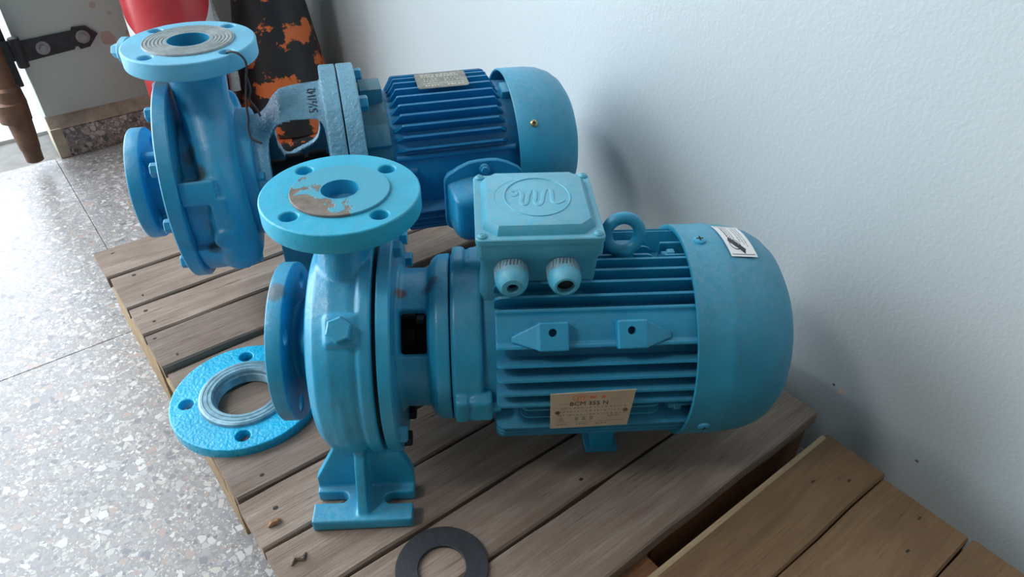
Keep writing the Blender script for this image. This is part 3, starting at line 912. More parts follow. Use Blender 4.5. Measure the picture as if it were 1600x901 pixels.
E2 = [(*px2lid(486 + 266 * math.cos(R(a)), 278 + 138 * math.sin(R(a))), zt - 0.0004) for a in range(112, 250, 6)]
tube(bm, E2, 0.0007, 6)
mm = [(338, 270), (362, 270), (380, 252), (366, 234), (350, 242)]
mpath = [(356, 236), (385, 230), (410, 246), (412, 275), (400, 310), (412, 334), (436, 322), (460, 256), (486, 226), (506, 246), (498, 290), (490, 320), (512, 338), (538, 318), (562, 252), (592, 222), (616, 240), (612, 285), (612, 316), (642, 328), (690, 308)]
for path, rr in ((mm, 0.0016), (mpath, 0.0021)):
    pts = [(*px2lid(x, y), zt) for x, y in path]
    b2 = bmesh.new(); tube(b2, smooth_path(pts, 5), rr, 8)
    for v in b2.verts: v.co.z = zt + (v.co.z - zt) * 0.42
    me = bpy.data.meshes.new('m'); b2.to_mesh(me); b2.free(); bm.from_mesh(me); bpy.data.meshes.remove(me)
finish('embossed_letter_m', bm, BLUE_A_BOX, tb)
# cable glands
for k, gx in enumerate((0.1480, 0.1945)):
    p = Vector((gx, cyb - 0.0500, 0.2490)); d = Vector((0, -1, -0.08)).normalized()
    bm = bmesh.new()
    F = frame(d); F.translation = p
    rr = []
    for q, z in ((0.0150, -0.004), (0.0150, 0.0145), (0.0142, 0.016)):
        rr.append([F @ Vector((q * math.cos(PI / 12 * j) * (1 + 0.03 * math.cos(PI / 2 * j)), q * math.sin(PI / 12 * j) * (1 + 0.03 * math.cos(PI / 2 * j)), z)) for j in range(24)])
    loft(bm, rr)
    gl = finish('cable_gland', bm, GLANDGREY, tb)
    hole = 0.0052 if k == 0 else 0.0080
    bm = bmesh.new()
    revolve(bm, [(0.012, 0.0), (0.012, 0.0146), (0.0175, 0.0148), (0.0235, 0.0130), (0.0272, 0.0095 if k == 0 else 0.0100), (0.0276, hole), (0.020, hole), (0.020, 0)], p, d, 32)
    finish('gland_dome', bm, BLUE_A_BOX, tb)
    bm = bmesh.new(); revolve(bm, [(0.0205, 0), (0.0205, hole - 0.0002), (0.0208, hole - 0.0002), (0.0208, 0)], p, d, 24); finish('gland_hole', bm, DARK, tb)
    for j in range(7):
        bm = bmesh.new() if j == 0 else bm
        a = R(60 + 12 * j - 6); q = F @ Vector((0.0151 * math.cos(a), 0.0151 * math.sin(a), 0.001)); q2 = F @ Vector((0.0151 * math.cos(a + 0.12), 0.0151 * math.sin(a + 0.12), 0.012))
        tube(bm, [q, q2], 0.0005, 5)
    finish('knurled_grip', bm, STEEL, tb)
# lifting eye
bm = bmesh.new()
ctr = Vector((0.2555, 0, 0.2575))
tube(bm, [ctr + Vector((math.cos(2 * PI * k / 48) * 0.0160, math.sin(2 * PI * k / 48) * 0.003, math.sin(2 * PI * k / 48) * 0.0158)) for k in range(49)], 0.0060, 14, False)
bmesh.ops.remove_doubles(bm, verts=bm.verts, dist=1e-5)
cyl(bm, (0.2575, 0, 0.215), (0.2575, 0, 0.2405), 0.0098, 24, 0.001); cyl(bm, (0.2575, 0, 0.232), (0.2575, 0, 0.2445), 0.0108, 24, 0.002)
eye = finish('lifting_eye', bm, BLUE_A_MOTOR, P1); cast(eye, 0.0012, 3)
# motor's small prop foot
bm = bmesh.new(); box(bm, 0.232, 0.268, -0.047, 0.03, 0.0, 0.004, 0.0015); box(bm, 0.238, 0.262, -0.044, 0.02, 0.003, 0.062, 0.002); finish('prop_foot', bm, BLUE_A_MOTOR, P1)

# rating plate with its print
aP = -2.0
rdv = radial(aP); tgv = Vector((1, 0, 0)).cross(rdv)      # tgv points down or up the rim
upv = -tgv if tgv.z < 0 else tgv
FP = Matrix((Vector((1, 0, 0)), upv, rdv)).transposed().to_4x4()
FP = FP @ Matrix.Rotation(R(1.2), 4, 'Z')
FP.translation = Vector((0.2195, 0, ZA)) + rdv * 0.1062
bm = bmesh.new()
pw, ph = 0.0375, 0.0240
vs = [(-pw - 0.001, ph), (-pw, -ph), (pw - 0.002, -ph + 0.0006), (pw + 0.002, ph + 0.001)]
prism(bm, vs, -0.0008, 0.0, FP)
np_ = finish('rating_plate', bm, PLATE, P1)
def stick(name, me, mat, parent, F):
    me.transform(F); return wrap(name, me, mat, parent, 40)
def at(F, x, y, z=0.00012): return F @ Matrix.Translation((x, y, z))
stick('plate_lettering', text_mesh('BCM 355 N', 0.0074, 0.00008), INK, np_, at(FP, -0.0025, 0.0094))
stick('logo_lettering', text_mesh('m', 0.0100, 0.00008, 'CENTER', 0.3), ORANGEINK, np_, at(FP, -0.0110, 0.0182))
bm = bmesh.new()
tube(bm, [FP @ Vector((-0.0110 + 0.0070 * math.cos(2 * PI * k / 32), 0.0176 + 0.0040 * math.sin(2 * PI * k / 32), 0.0002)) for k in range(33)], 0.00022, 5)
rr_ = random.Random(5)
def dashes(bm, F, y, x0, x1, h, wmin, wmax, gap, z=0.0002):
    x = x0
    while x < x1:
        wd = rr_.uniform(wmin, wmax)
        box(bm, x, min(x + wd, x1), y - h / 2, y + h / 2, -0.0002, z, 0, F); x += wd + rr_.uniform(gap * 0.6, gap * 1.6)
for xa, xb in ((-0.002, 0.004), (0.0085, 0.0125)): dashes(bm, FP, 0.0178, xa, xb, 0.0030, 0.0010, 0.0016, 0.0005)
finish('logo_ring', bm, ORANGEINK, np_)
bm = bmesh.new()
for y, xa, xb in ((0.0040, -0.028, 0.033), (-0.0008, -0.029, 0.029), (-0.0056, -0.031, 0.031)): dashes(bm, FP, y, xa, xb, 0.0019, 0.0007, 0.0026, 0.0014)
dashes(bm, FP, -0.0190, -0.032, -0.021, 0.0022, 0.0008, 0.0018, 0.0008); dashes(bm, FP, -0.0190, -0.013, -0.002, 0.0022, 0.0008, 0.0018, 0.0008); dashes(bm, FP, -0.0190, 0.005, 0.016, 0.0022, 0.0008, 0.0018, 0.0008)
dashes(bm, FP, -0.0088, 0.016, 0.028, 0.0018, 0.0008, 0.0020, 0.0007)
for xb in (-0.015, -0.008, -0.001): box(bm, xb, xb + 0.003, -0.0135, -0.0085, -0.0002, 0.0002, 0, FP); 
for y, xa, xb in ((0.0098, -0.031, -0.018), (0.0150, 0.018, 0.029), (-0.0158, -0.032, 0.032)): box(bm, xa, xb, y - 0.00015, y + 0.00015, -0.0002, 0.0002, 0, FP)
tri = [FP @ Vector((x, y, 0.0002)) for x, y in ((-0.030, -0.0135), (-0.0255, -0.0135), (-0.0278, -0.0090), (-0.030, -0.0135))]
tube(bm, tri, 0.00025, 4)
finish('small_print', bm, INKGREY, np_)
for x in (-0.0315, 0.0318):
    p = FP @ Vector((x, -0.0015, 0)); bm = bmesh.new(); revolve(bm, [(-0.002, 0), (-0.002, 0.0022), (0.0006, 0.0022), (0.0014, 0.0012), (0.0015, 0)], p, rdv, 14); finish('rivet', bm, RUST, np_)

# paper sticker wrapped on the fan cover
def on_cover(u, v, lift=0.0):
    """u along x (0..1), v along angle (0..1)"""
    x = 0.3515 + 0.0255 * u + 0.004 * (1 - v) * 1.0; a = 78 + 30 * v
    r = 0.1084 - 0.0022 * u + lift
    y, z = polar(a, r, ZA); return Vector((x, y, z))
def cover_patch(bm, u0, u1, v0, v1, lift, nu=4, nv=10):
    g = [[bm.verts.new(on_cover(u0 + (u1 - u0) * i / nu, v0 + (v1 - v0) * j / nv, lift)) for j in range(nv + 1)] for i in range(nu + 1)]
    for i in range(nu):
        for j in range(nv): bm.faces.new((g[i][j], g[i + 1][j], g[i + 1][j + 1], g[i][j + 1]))
def ribbon(bm, uv, wid, lift):
    for (a, b) in zip(uv, uv[1:]):
        d = Vector((b[0] - a[0], b[1] - a[1])).normalized(); n = Vector((-d.y, d.x)) * wid / 2
        q = [(a[0] + n.x, a[1] + n.y), (b[0] + n.x, b[1] + n.y), (b[0] - n.x, b[1] - n.y), (a[0] - n.x, a[1] - n.y)]
        bm.faces.new([bm.verts.new(on_cover(x, y, lift)) for x, y in q])
bm = bmesh.new(); cover_patch(bm, 0, 1, 0, 1, 0.0008, 6, 14); stk = finish('paper_sticker', bm, PAPER, P1)
bm = bmesh.new()
ribbon(bm, [(0.07, 0.05), (0.93, 0.05), (0.93, 0.95), (0.07, 0.95), (0.07, 0.05)], 0.018, 0.0010)
finish('sticker_border', bm, INKGREY, stk)
bm = bmesh.new()
ribbon(bm, [(0.20, 0.46), (0.30, 0.36), (0.45, 0.26), (0.62, 0.12)], 0.16, 0.00105)
ribbon(bm, [(0.36 + 0.20 * math.cos(2 * PI * k / 20), 0.30 + 0.13 * math.sin(2 * PI * k / 20)) for k in range(21)], 0.022, 0.0010)
for q in range(3):
    vv = 0.46
    while vv < 0.90:
        ln = rr_.uniform(0.02, 0.05); ribbon(bm, [(0.24 + 0.1 * q, vv), (0.24 + 0.1 * q, min(vv + ln, 0.9))], 0.05 if q == 0 else 0.03, 0.00105); vv += ln + 0.02
for q in range(3):
    vv = 0.25 + 0.12 * (2 - q) * 0.5
    while vv < 0.88:
        ln = rr_.uniform(0.02, 0.06); ribbon(bm, [(0.62 + 0.1 * q, vv), (0.62 + 0.1 * q, min(vv + ln, 0.9))], 0.028, 0.00105); vv += ln + 0.02
finish('sticker_print', bm, INK, stk)

# ------------------------------------------------------------------ far pump
P2 = thing('motor_pump', 'darker blue motor pump with open lantern and tall neck, behind the near pump', 'pump', (0.207, 0.8467, 0.0006), -0.4012)
ZB = 0.1884
ob = (0, 0, ZB)
bm = bmesh.new()
# scroll round the bottom and the far side
revolve(bm, [(-0.034, 0), (-0.034, 0.078), (-0.014, 0.078), (0.012, 0.080), (0.030, 0.080), (0.030, 0)], ob, (1, 0, 0), 80)
n = 40
rings = []
for i in range(n + 1):
    a = -235 + 180 * i / n
    cr = 0.086; hw = 0.027; hr = 0.029
    if a < -170: hr = 0.020 + 0.009 * (a + 235) / 65
    rd = radial(a); ring = []
    for k in range(20):
        b_ = 2 * PI * k / 20; c_, s_ = math.cos(b_), math.sin(b_)
        pw_ = 2 / 3.2
        ring.append(Vector((0.004 + hw * math.copysign(abs(c_) ** pw_, c_), 0, ZB)) + rd * (cr + hr * math.copysign(abs(s_) ** pw_, s_)))
    rings.append(ring)
loft(bm, rings)
def arc_block(a0, a1, r0, r1, xa, xb, n=8):
    po_ = [polar(a0 + (a1 - a0) * i / n, r1, ZB) for i in range(n + 1)] + [polar(a1 - (a1 - a0) * i / n, r0, ZB) for i in range(n + 1)]
    loft(bm, [[Vector((x, y, z)) for y, z in po_] for x in (xa, xb)])
arc_block(-64, 25, 0.060, 0.1030, -0.034, 0.004)
arc_block(11, 25, 0.060, 0.1130, -0.034, 0.004)
arc_block(-64, -20, 0.060, 0.1140, -0.034, 0.030)
arc_block(-36, 14, 0.060, 0.1130, -0.004, 0.012)
# neck sweeping from the top centre down to the near cheek
npts = smooth_path([(0.000, 0.004, 0.336), (0.000, 0.000, 0.300), (0.002, -0.022, 0.268), (0.006, -0.056, 0.243), (0.009, -0.080, 0.212), (0.010, -0.090, 0.180), (0.0105, -0.086, 0.145), (0.010, -0.074, 0.122)], 4)
nr = []
for i, p in enumerate(npts):
    f = i / (len(npts) - 1); nr.append(0.0335 - 0.0115 * min(1, f * 2.2) + 0.004 * f)
tube(bm, npts, nr, 24)
tube(bm, [(0.002, 0.0, 0.30), (0.006, 0.02, 0.25), (0.004, 0.04, 0.20)], [0.024, 0.026, 0.030], 20)
loft(bm, [ell(0.0, 0.004, 0.318, 0.032, 0.032), ell(0.0, 0.004, 0.328, 0.036, 0.036), ell(0.0, 0.004, 0.335, 0.050, 0.050)])
revolve(bm, [(-0.090, 0), (-0.090, 0.036), (-0.076, 0.036), (-0.064, 0.040), (-0.052, 0.058), (-0.040, 0.060), (-0.040, 0)], ob, (1, 0, 0), 48)
for a in (62, -60, 180):                         # ribs between flange and disc
    rd = radial(a); F = Matrix((Vector((1, 0, 0)), Vector((1, 0, 0)).cross(rd), rd)).transposed().to_4x4(); F.translation = Vector(ob)
    box(bm, -0.082, -0.045, -0.004, 0.004, 0.02, 0.057, 0, F)
dbo = radial(-12); pb = Vector((0.004, 0, ZB)) + dbo * 0.112
cyl(bm, pb - dbo * 0.02, pb + dbo * 0.007, 0.014, 24, 0.002)
# support foot under the lantern
box(bm, 0.050, 0.130, -0.010, 0.050, 0.006, 0.115); box(bm, 0.044, 0.136, -0.012, 0.11, 0.0, 0.014)
cas2 = finish('casing', bm, BLUE_B, P2); cast(cas2, 0.0018, 5)
bm = bmesh.new(); revolve(bm, [(-0.0490, 0.04), (-0.0490, 0.1190), (-0.0475, 0.1205), (-0.0345, 0.1205), (-0.0330, 0.1190), (-0.0330, 0.04)], ob, (1, 0, 0), 96); finish('front_cover', bm, BLUE_B, P2)
for a in (70, 34, 0, -35, -70, 110, 150, 190, 230):
    y, z = polar(a, 0.108, ZB); bm = bmesh.new(); hexhead(bm, (-0.0485, y, z), (-1, 0, 0), 0.014, 0.009); finish('cover_bolt', bm, BLUE_B, P2)
ss = [(0.051 * math.cos(R(a)), 0.051 * math.sin(R(a))) for a in (45, 135, 225, 315)]
flange('suction_flange', 0.0665, 0.0165, ss, 0.007, 0.025, BLUE_B, P2, (-0.0945, 0, ZB), RX, 0.002)
h2 = [(-0.040, 0.046), (0.040, 0.045), (-0.040, -0.043), (0.042, -0.0435)]
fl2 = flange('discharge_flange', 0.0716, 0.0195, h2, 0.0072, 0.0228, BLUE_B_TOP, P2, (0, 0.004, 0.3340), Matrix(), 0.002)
bm = bmesh.new()
pr = [(0, 0.0225), (0.0022, 0.0232)]
for k in range(6):
    r_ = 0.0265 + k * 0.0040; pr += [(0.0022, r_), (0.0008, r_ + 0.0004), (0.0008, r_ + 0.0010), (0.0022, r_ + 0.0014)]
pr += [(0.0020, 0.0485), (-0.0010, 0.0492), (-0.002, 0.0492), (-0.002, 0.0225), (0, 0.0225)]
revolve(bm, pr, (0, 0.004, 0.3535), (0, 0, 1), 72); finish('grooved_face', bm, GREYSTEEL, fl2, 25)
bm = bmesh.new(); revolve(bm, [(-0.05, 0.0222), (0.002, 0.0222), (0.002, 0.0234), (-0.05, 0.0234)], (0, 0.004, 0.3535), (0, 0, 1), 48); finish('bore_lining', bm, BLUE_B, fl2)
bm = bmesh.new(); cyl(bm, (0, 0.004, 0.3365), (0, 0.004, 0.3373), 0.0224, 40); finish('bore_shade_disc', bm, DARK, fl2)  # dark disc stands in for shade down the open bore
bm = bmesh.new()
cyl(bm, (-0.066, 0.030, 0.338), (-0.0755, 0.034, 0.338), 0.0160, 28, 0.002); hexhead(bm, (-0.0755, 0.034, 0.338), (-0.92, 0.39, 0), 0.014, 0.012); finish('side_plug', bm, BLUE_B_TOP, P2)
# back ring, bearing neck and lantern with two big windows
bm = bmesh.new()
revolve(bm, [(0.028, 0.02), (0.028, 0.0765), (0.0300, 0.0780), (0.0445, 0.0780), (0.0460, 0.0765), (0.0460, 0.02)], ob, (1, 0, 0), 80)
rg = finish('back_ring', bm, BLUE_B, P2)
for a in (22, -30):
    y, z = polar(a, 0.066, ZB); bm = bmesh.new(); hexhead(bm, (0.0460, y, z), (1, 0, 0), 0.013, 0.009); finish('ring_bolt', bm, BLUE_B, rg)
bm = bmesh.new()
po = [(0.0445, 0.0690), (0.0560, 0.0700), (0.0650, 0.0770), (0.0740, 0.0890), (0.0840, 0.0970), (0.100, 0.0998), (0.1340, 0.1020)]
pi2 = [(0.1340, 0.0900), (0.104, 0.0880), (0.089, 0.0850), (0.079, 0.0765), (0.070, 0.0650), (0.060, 0.0580), (0.0445, 0.0570)]
revolve(bm, po + pi2 + [po[0]], ob, (1, 0, 0), 96)
revolve(bm, [(0.1335, 0.080), (0.1335, 0.1190), (0.1350, 0.1203), (0.1535, 0.1203), (0.1535, 0.080), (0.1335, 0.080)], ob, (1, 0, 0), 96)
lan2 = finish('lantern', bm, BLUE_B_LANT, P2)
cuts = []
for sg in (-1, 1):
    bm = bmesh.new()
    if sg < 0: wp = [(0.0640, 0.232), (0.0665, 0.248), (0.0750, 0.2625), (0.0870, 0.2705), (0.1180, 0.2730), (0.1290, 0.2690), (0.1320, 0.2560), (0.1320, 0.200), (0.1290, 0.178), (0.1150, 0.170), (0.0850, 0.170), (0.0680, 0.182), (0.0640, 0.205)]
    else: wp = [(0.0660, 0.232), (0.0840, 0.262), (0.1050, 0.2690), (0.1180, 0.2670), (0.1240, 0.2560), (0.1240, 0.225), (0.1225, 0.1950), (0.1140, 0.1790), (0.0950, 0.1710), (0.0760, 0.168), (0.0670, 0.190)]
    pts = [(q.x, q.y) for q in smooth_path([(a_, b_, 0) for a_, b_ in wp], 4)]
    prism(bm, pts, 0.03, 0.16, Matrix(((1, 0, 0, 0), (0, 0, sg, 0), (0, 1, 0, 0), (0, 0, 0, 1))))
    c_ = finish('cut', bm, DARK); c_.parent = P2; cuts.append(c_)
boolean(lan2, cuts)
cast(lan2, 0.0018, 3)
bm = bmesh.new(); revolve(bm, [(0.04, 0), (0.04, 0.011), (0.078, 0.011), (0.078, 0.017), (0.100, 0.017), (0.100, 0.013), (0.106, 0.013), (0.106, 0.018), (0.128, 0.018), (0.128, 0.012), (0.16, 0.012), (0.16, 0)], ob, (1, 0, 0), 40); finish('shaft_coupling', bm, DARK, P2)
bm = bmesh.new(); revolve(bm, [(0.1528, 0.03), (0.1528, 0.1172), (0.1555, 0.1172), (0.1555, 0.03)], ob, (1, 0, 0), 72); finish('joint_gap_shade', bm, DARK, P2)  # dark ring in place of the shaded gap line between the flanges
bm = bmesh.new(); revolve(bm, [(0.1550, 0.03), (0.1550, 0.1190), (0.1562, 0.1203), (0.1735, 0.1203), (0.1750, 0.1190), (0.1750, 0.03)], ob, (1, 0, 0), 96)
mf = finish('motor_flange', bm, BLUE_B_LANT, P2)
for a in (20, 65, 110, 155, -25):
    y, z = polar(a, 0.104, ZB); bm = bmesh.new(); hexhead(bm, (0.175, y, z), (1, 0, 0), 0.016, 0.010); finish('flange_bolt', bm, BLUE_B, mf)
bm = bmesh.new(); revolve(bm, [(0.174, 0.02), (0.174, 0.0800), (0.190, 0.0830), (0.203, 0.0850), (0.206, 0.0840), (0.206, 0.02)], ob, (1, 0, 0), 72)
for a in (88, 43, -2, 133, 178, 268):
    rd = radial(a); F = Matrix((Vector((1, 0, 0)), Vector((1, 0, 0)).cross(rd), rd)).transposed().to_4x4(); F.translation = Vector(ob)
    if a == 88: box(bm, 0.178, 0.204, -0.017, 0.017, 0.070, 0.1010, 0.002, F)
    else: box(bm, 0.176, 0.206, -0.014, 0.014, 0.060, 0.0920, 0.004, F)
es2 = finish('end_shield', bm, BLUE_B_DUSTY, P2)
for a in (43, -2, 133):
    y, z = polar(a, 0.078, ZB); bm = bmesh.new(); hexhead(bm, (0.176, y, z), (-1, 0, 0), 0.013, 0.009); finish('shield_bolt', bm, BLUE_B, es2)
# motor
bm = bmesh.new(); revolve(bm, [(0.2055, 0), (0.2055, 0.0830), (0.214, 0.0840), (0.338, 0.0840), (0.366, 0.0825), (0.372, 0.080), (0.372, 0)], ob, (1, 0, 0), 80)
hou2 = finish('motor_housing', bm, BLUE_B_MOTOR, P2)
f2 = fin_mesh('cooling_fin', 0.209, 0.349, 0.082, 0.0995, 0.0050, 0.0026, 0.003, 0.010)
put_fins(f2, [30, 38.5, 46.5, 54.5, 62.5, 70.5, 78.5, 87, 95, 103, 111, 119, 127, 135, 143, 151, 159, 167, 200, 208, 216, 224, 232, 308, 316, 324, 332, 340], ZB, BLUE_B_MOTOR, hou2)
f3 = fin_mesh('short_fin', 0.212, 0.232, 0.082, 0.094, c=0.003)
put_fins(f3, [14, 7, 0, -7], ZB, BLUE_B_MOTOR, hou2, 'short_fin')
bm = bmesh.new(); tube(bm, [(0.209, *polar(24, 0.0865, ZB)), (0.356, *polar(24, 0.0865, ZB))], 0.0035, 10); finish('tie_rod', bm, BLUE_B_MOTOR, hou2)
# side terminal box: arched back plate and rounded cap
def arch(y, sx, z0, z1, r, rise):
    xc = 0.3075
    half = [(sx, z1), (sx * 0.97, z1 + rise * 0.22), (sx * 0.88, z1 + rise * 0.42), (sx * 0.62, z1 + rise * 0.74), (sx * 0.36, z1 + rise * 0.95), (sx * 0.14, z1 + rise)]
    bl = [(xc - sx + r * (1 - math.cos(R(t))), z0 + r * (1 - math.sin(R(t)))) for t in (0, 22, 45, 68, 90)]
    br = [(xc + sx - r * (1 - math.cos(R(t))), z0 + r * (1 - math.sin(R(t)))) for t in (90, 68, 45, 22, 0)]
    tr = [(xc + x, z) for x, z in half]; tl = [(xc - x, z) for x, z in half[::-1]]
    return [Vector((x, y, z)) for x, z in bl + br + tr + tl]
bm = bmesh.new(); loft(bm, [arch(-0.060, 0.041, 0.145, 0.198, 0.012, 0.010), arch(-0.1085, 0.041, 0.145, 0.198, 0.012, 0.010), arch(-0.1086, 0.0485, 0.1365, 0.204, 0.015, 0.0235), arch(-0.1130, 0.0488, 0.1362, 0.204, 0.015, 0.0235), arch(-0.1142, 0.0478, 0.1372, 0.2035, 0.015, 0.023)])
tb2 = finish('terminal_box', bm, BLUE_B_BOX, P2)
bm = bmesh.new(); loft(bm, [arch(-0.1140, 0.0450, 0.1395, 0.2000, 0.016, 0.0085), arch(-0.144, 0.0438, 0.1410, 0.1990, 0.017, 0.0070), arch(-0.1515, 0.0420, 0.1430, 0.1975, 0.017, 0.0055), arch(-0.1555, 0.0380, 0.1470, 0.1940, 0.016, 0.0040), arch(-0.1570, 0.0330, 0.1520, 0.1890, 0.015, 0.0030)])
finish('box_cap', bm, BLUE_B_BOX, tb2, 60)
for z in (0.2180,): 
    bm = bmesh.new(); cyl(bm, (0.3075, -0.114, z), (0.3075, -0.1185, z), 0.0062, 20, 0.001); hexhead(bm, (0.3075, -0.1185, z), (0, -1, 0), 0.0085, 0.004); finish('box_bolt', bm, BLUE_B_BOX, tb2)
# fan cover
bm = bmesh.new()
revolve(bm, [(0.3595, 0.0950), (0.3585, 0.0965), (0.3600, 0.0980), (0.395, 0.0970), (0.410, 0.0950), (0.424, 0.0895), (0.435, 0.0810), (0.4435, 0.0680), (0.4505, 0.048), (0.4545, 0.020), (0.455, 0.0),
             (0.453, 0.0), (0.4485, 0.048), (0.433, 0.079), (0.409, 0.0930), (0.395, 0.0952), (0.360, 0.0962), (0.3595, 0.0950)], ob, (1, 0, 0), 96)
fc2 = finish('fan_cover', bm, BLUE_B_COVER, P2, 50)
for a in (39, 129, 219, 309):
    y, z = polar(a, 0.0976, ZB); add_screw((0.3795, y, z), radial(a), 0.0046, BRASS, fc2, 0.0026, 'cover_screw')
for a in (75, 165, -20):
    rd = radial(a); F = Matrix((Vector((1, 0, 0)), Vector((1, 0, 0)).cross(rd), rd)).transposed().to_4x4(); F.translation = Vector(ob)
    bm = bmesh.new(); box(bm, 0.350, 0.372, -0.010, 0.010, 0.078, 0.093, 0.002, F); finish('cover_lug', bm, BLUE_B_COVER, fc2)
# dusty stamped plate
rdq = radial(84.5); tq = Vector((1, 0, 0)).cross(rdq); upq = tq if tq.y > 0 else -tq
FQ = Matrix((Vector((1, 0, 0)), upq, rdq)).transposed().to_4x4(); FQ.translation = Vector((0.279, 0, ZB)) + rdq * 0.1013
bm = bmesh.new(); loft(bm, [[FQ @ Vector((q.x, q.y, q.z)) for q in rrect(0, 0, z, 0.0315, 0.0195, 0.004)] for z in (-0.0008, 0.0)])
np2 = finish('rating_plate', bm, PLATE2, P2)
bm = bmesh.new()
for y in (0.0135, 0.009): dashes(bm, FQ, y, -0.024, 0.022, 0.0020, 0.001, 0.004, 0.0016)
for y in (0.003, -0.002): dashes(bm, FQ, y, -0.022, -0.006, 0.0028, 0.0008, 0.0016, 0.0028); dashes(bm, FQ, y, 0.004, 0.020, 0.0028, 0.0008, 0.0016, 0.0032)
dashes(bm, FQ, -0.0085, -0.024, 0.026, 0.0012, 0.003, 0.008, 0.0012); dashes(bm, FQ, -0.0135, -0.022, -0.004, 0.0026, 0.001, 0.003, 0.0014); dashes(bm, FQ, -0.0135, 0.006, 0.025, 0.0030, 0.0015, 0.004, 0.0014)
finish('stamped_print', bm, PALEINK, np2)
# marker writing on the lantern, running up and over it
me = text_mesh('5½/142', 0.0148, 0.00005, 'LEFT', 0.0, -0.00025)
vs_ = [(v.co.x, v.co.y) for v in me.vertices]
for v, (tx, ty) in zip(me.vertices, vs_):
    x = 0.1225 - ty; a = 62 + math.degrees(tx / 0.100) + v.co.z * 0
    rr = 0.0996 + (x - 0.108) * 0.11 + 0.0007 + (0.0003 if v.co.z > 0 else -0.0005)
    y, z = polar(a, rr, ZB); v.co = (x, y, z)
wrap('marker_writing', me, INK, lan2)

# black tie wire hanging from the flange hole
ww = [(0.0420, -0.0435, 0.345), (0.0425, -0.0440, 0.3535), (0.0470, -0.0490, 0.3570), (0.0560, -0.0540, 0.3550), (0.0610, -0.0560, 0.3460), (0.0580, -0.060, 0.330), (0.0530, -0.064, 0.305), (0.0520, -0.068, 0.290), (0.0500, -0.073, 0.280), (0.0520, -0.0800, 0.2700), (0.0620, -0.0860, 0.2660)]
P2M = Matrix.Translation((0.207, 0.8467, 0)) @ Matrix.Rotation(-0.4012, 4, 'Z')
bm = bmesh.new(); pth = smooth_path(ww, 6); tube(bm, [P2M @ p for p in pth], 0.0013, 8)
tl = smooth_path([(0.0585, -0.059, 0.332), (0.0600, -0.0610, 0.318), (0.0570, -0.063, 0.308), (0.0620, -0.065, 0.298), (0.0650, -0.067, 0.289)], 5); tube(bm, [P2M @ p for p in tl], 0.0013, 8)
tag(finish('tie_wire', bm, WIRE), 'thin black wire looped through a bolt hole of the far pump flange', 'wire')

# ------------------------------------------------------------------ loose threaded flange
LF = thing('pipe_flange', 'bright blue threaded pipe flange lying loose on the pallet edge', 'flange', (0.1204, 0.656, -0.003), 0)
ha = [(0.0655 * math.cos(R(a)), 0.0655 * math.sin(R(a))) for a in (68, 158, 246, 338)]
flange('flange_plate', 0.0850, 0.0145, ha, 0.0080, 0.0352, BLUE_L, LF, (0, 0, 0), Matrix(), 0.0015)
bm = bmesh.new()
pr = [(0.0135, 0.0350), (0.0175, 0.0358), (0.0195, 0.0376), (0.0195, 0.0410), (0.0186, 0.0416), (0.0195, 0.0422), (0.0195, 0.0462), (0.0186, 0.0468), (0.0195, 0.0474), (0.0193, 0.0500), (0.0180, 0.0520), (0.0135, 0.0535)]
th = []
k = 0; z = 0.0135
while z > 0.0: th.append((z, 0.0350 if k % 2 == 0 else 0.0338)); z -= 0.0011; k += 1
th.append((0.0, 0.035))
revolve(bm, pr + [(0.010, 0.0535), (0.0, 0.0400)] + th[::-1] + [pr[0]], (0, 0, 0), (0, 0, 1), 80)
finish('threaded_hub', bm, plain('turned_bluish_steel', (0.20, 0.36, 0.44), 0.4, 0.3, 0.3, 200, 0.3), LF, 25)

# ------------------------------------------------------------------ rubber gasket
me = curve_mesh([circ2(0, 0, 0.0443, 72), circ2(0, 0, 0.0228, 56)], 0.0032, 0.0006)
me.transform(Matrix.Translation((0.1831, 0.3343, 0.0017)))
gk = wrap('rubber_gasket', me, RUBBER)
tag(gk, 'flat black rubber gasket ring lying on the pallet in front of the pump foot', 'gasket')

# ------------------------------------------------------------------ bits of wood
def chip(name, pts, x, y, z, mat, label, cat='wood chip'):
    bm = bmesh.new(); tube(bm, [(x + a, y + b, z + c) for a, b, c in pts], [0.0012, 0.0032, 0.0026, 0.001][:len(pts)], 6)
    tag(finish(name, bm, mat, None, 20), label, cat)
chip('wood_chip', [(-0.007, 0, 0.001), (-0.002, 0.001, 0.003), (0.003, 0, 0.003), (0.007, 0.001, 0.001)], 0.0775, 0.4774, -0.0005, CHIP, 'orange-brown wood chip on the pallet, left of the pump foot')
chip('wood_chip', [(-0.008, -0.003, 0.001), (-0.002, 0.002, 0.0025), (0.004, -0.003, 0.002), (0.009, 0.002, 0.001)], 0.079, 0.427, -0.0002, WOOD_A, 'crumpled grey-brown splinter on the pallet, nearest its left corner')

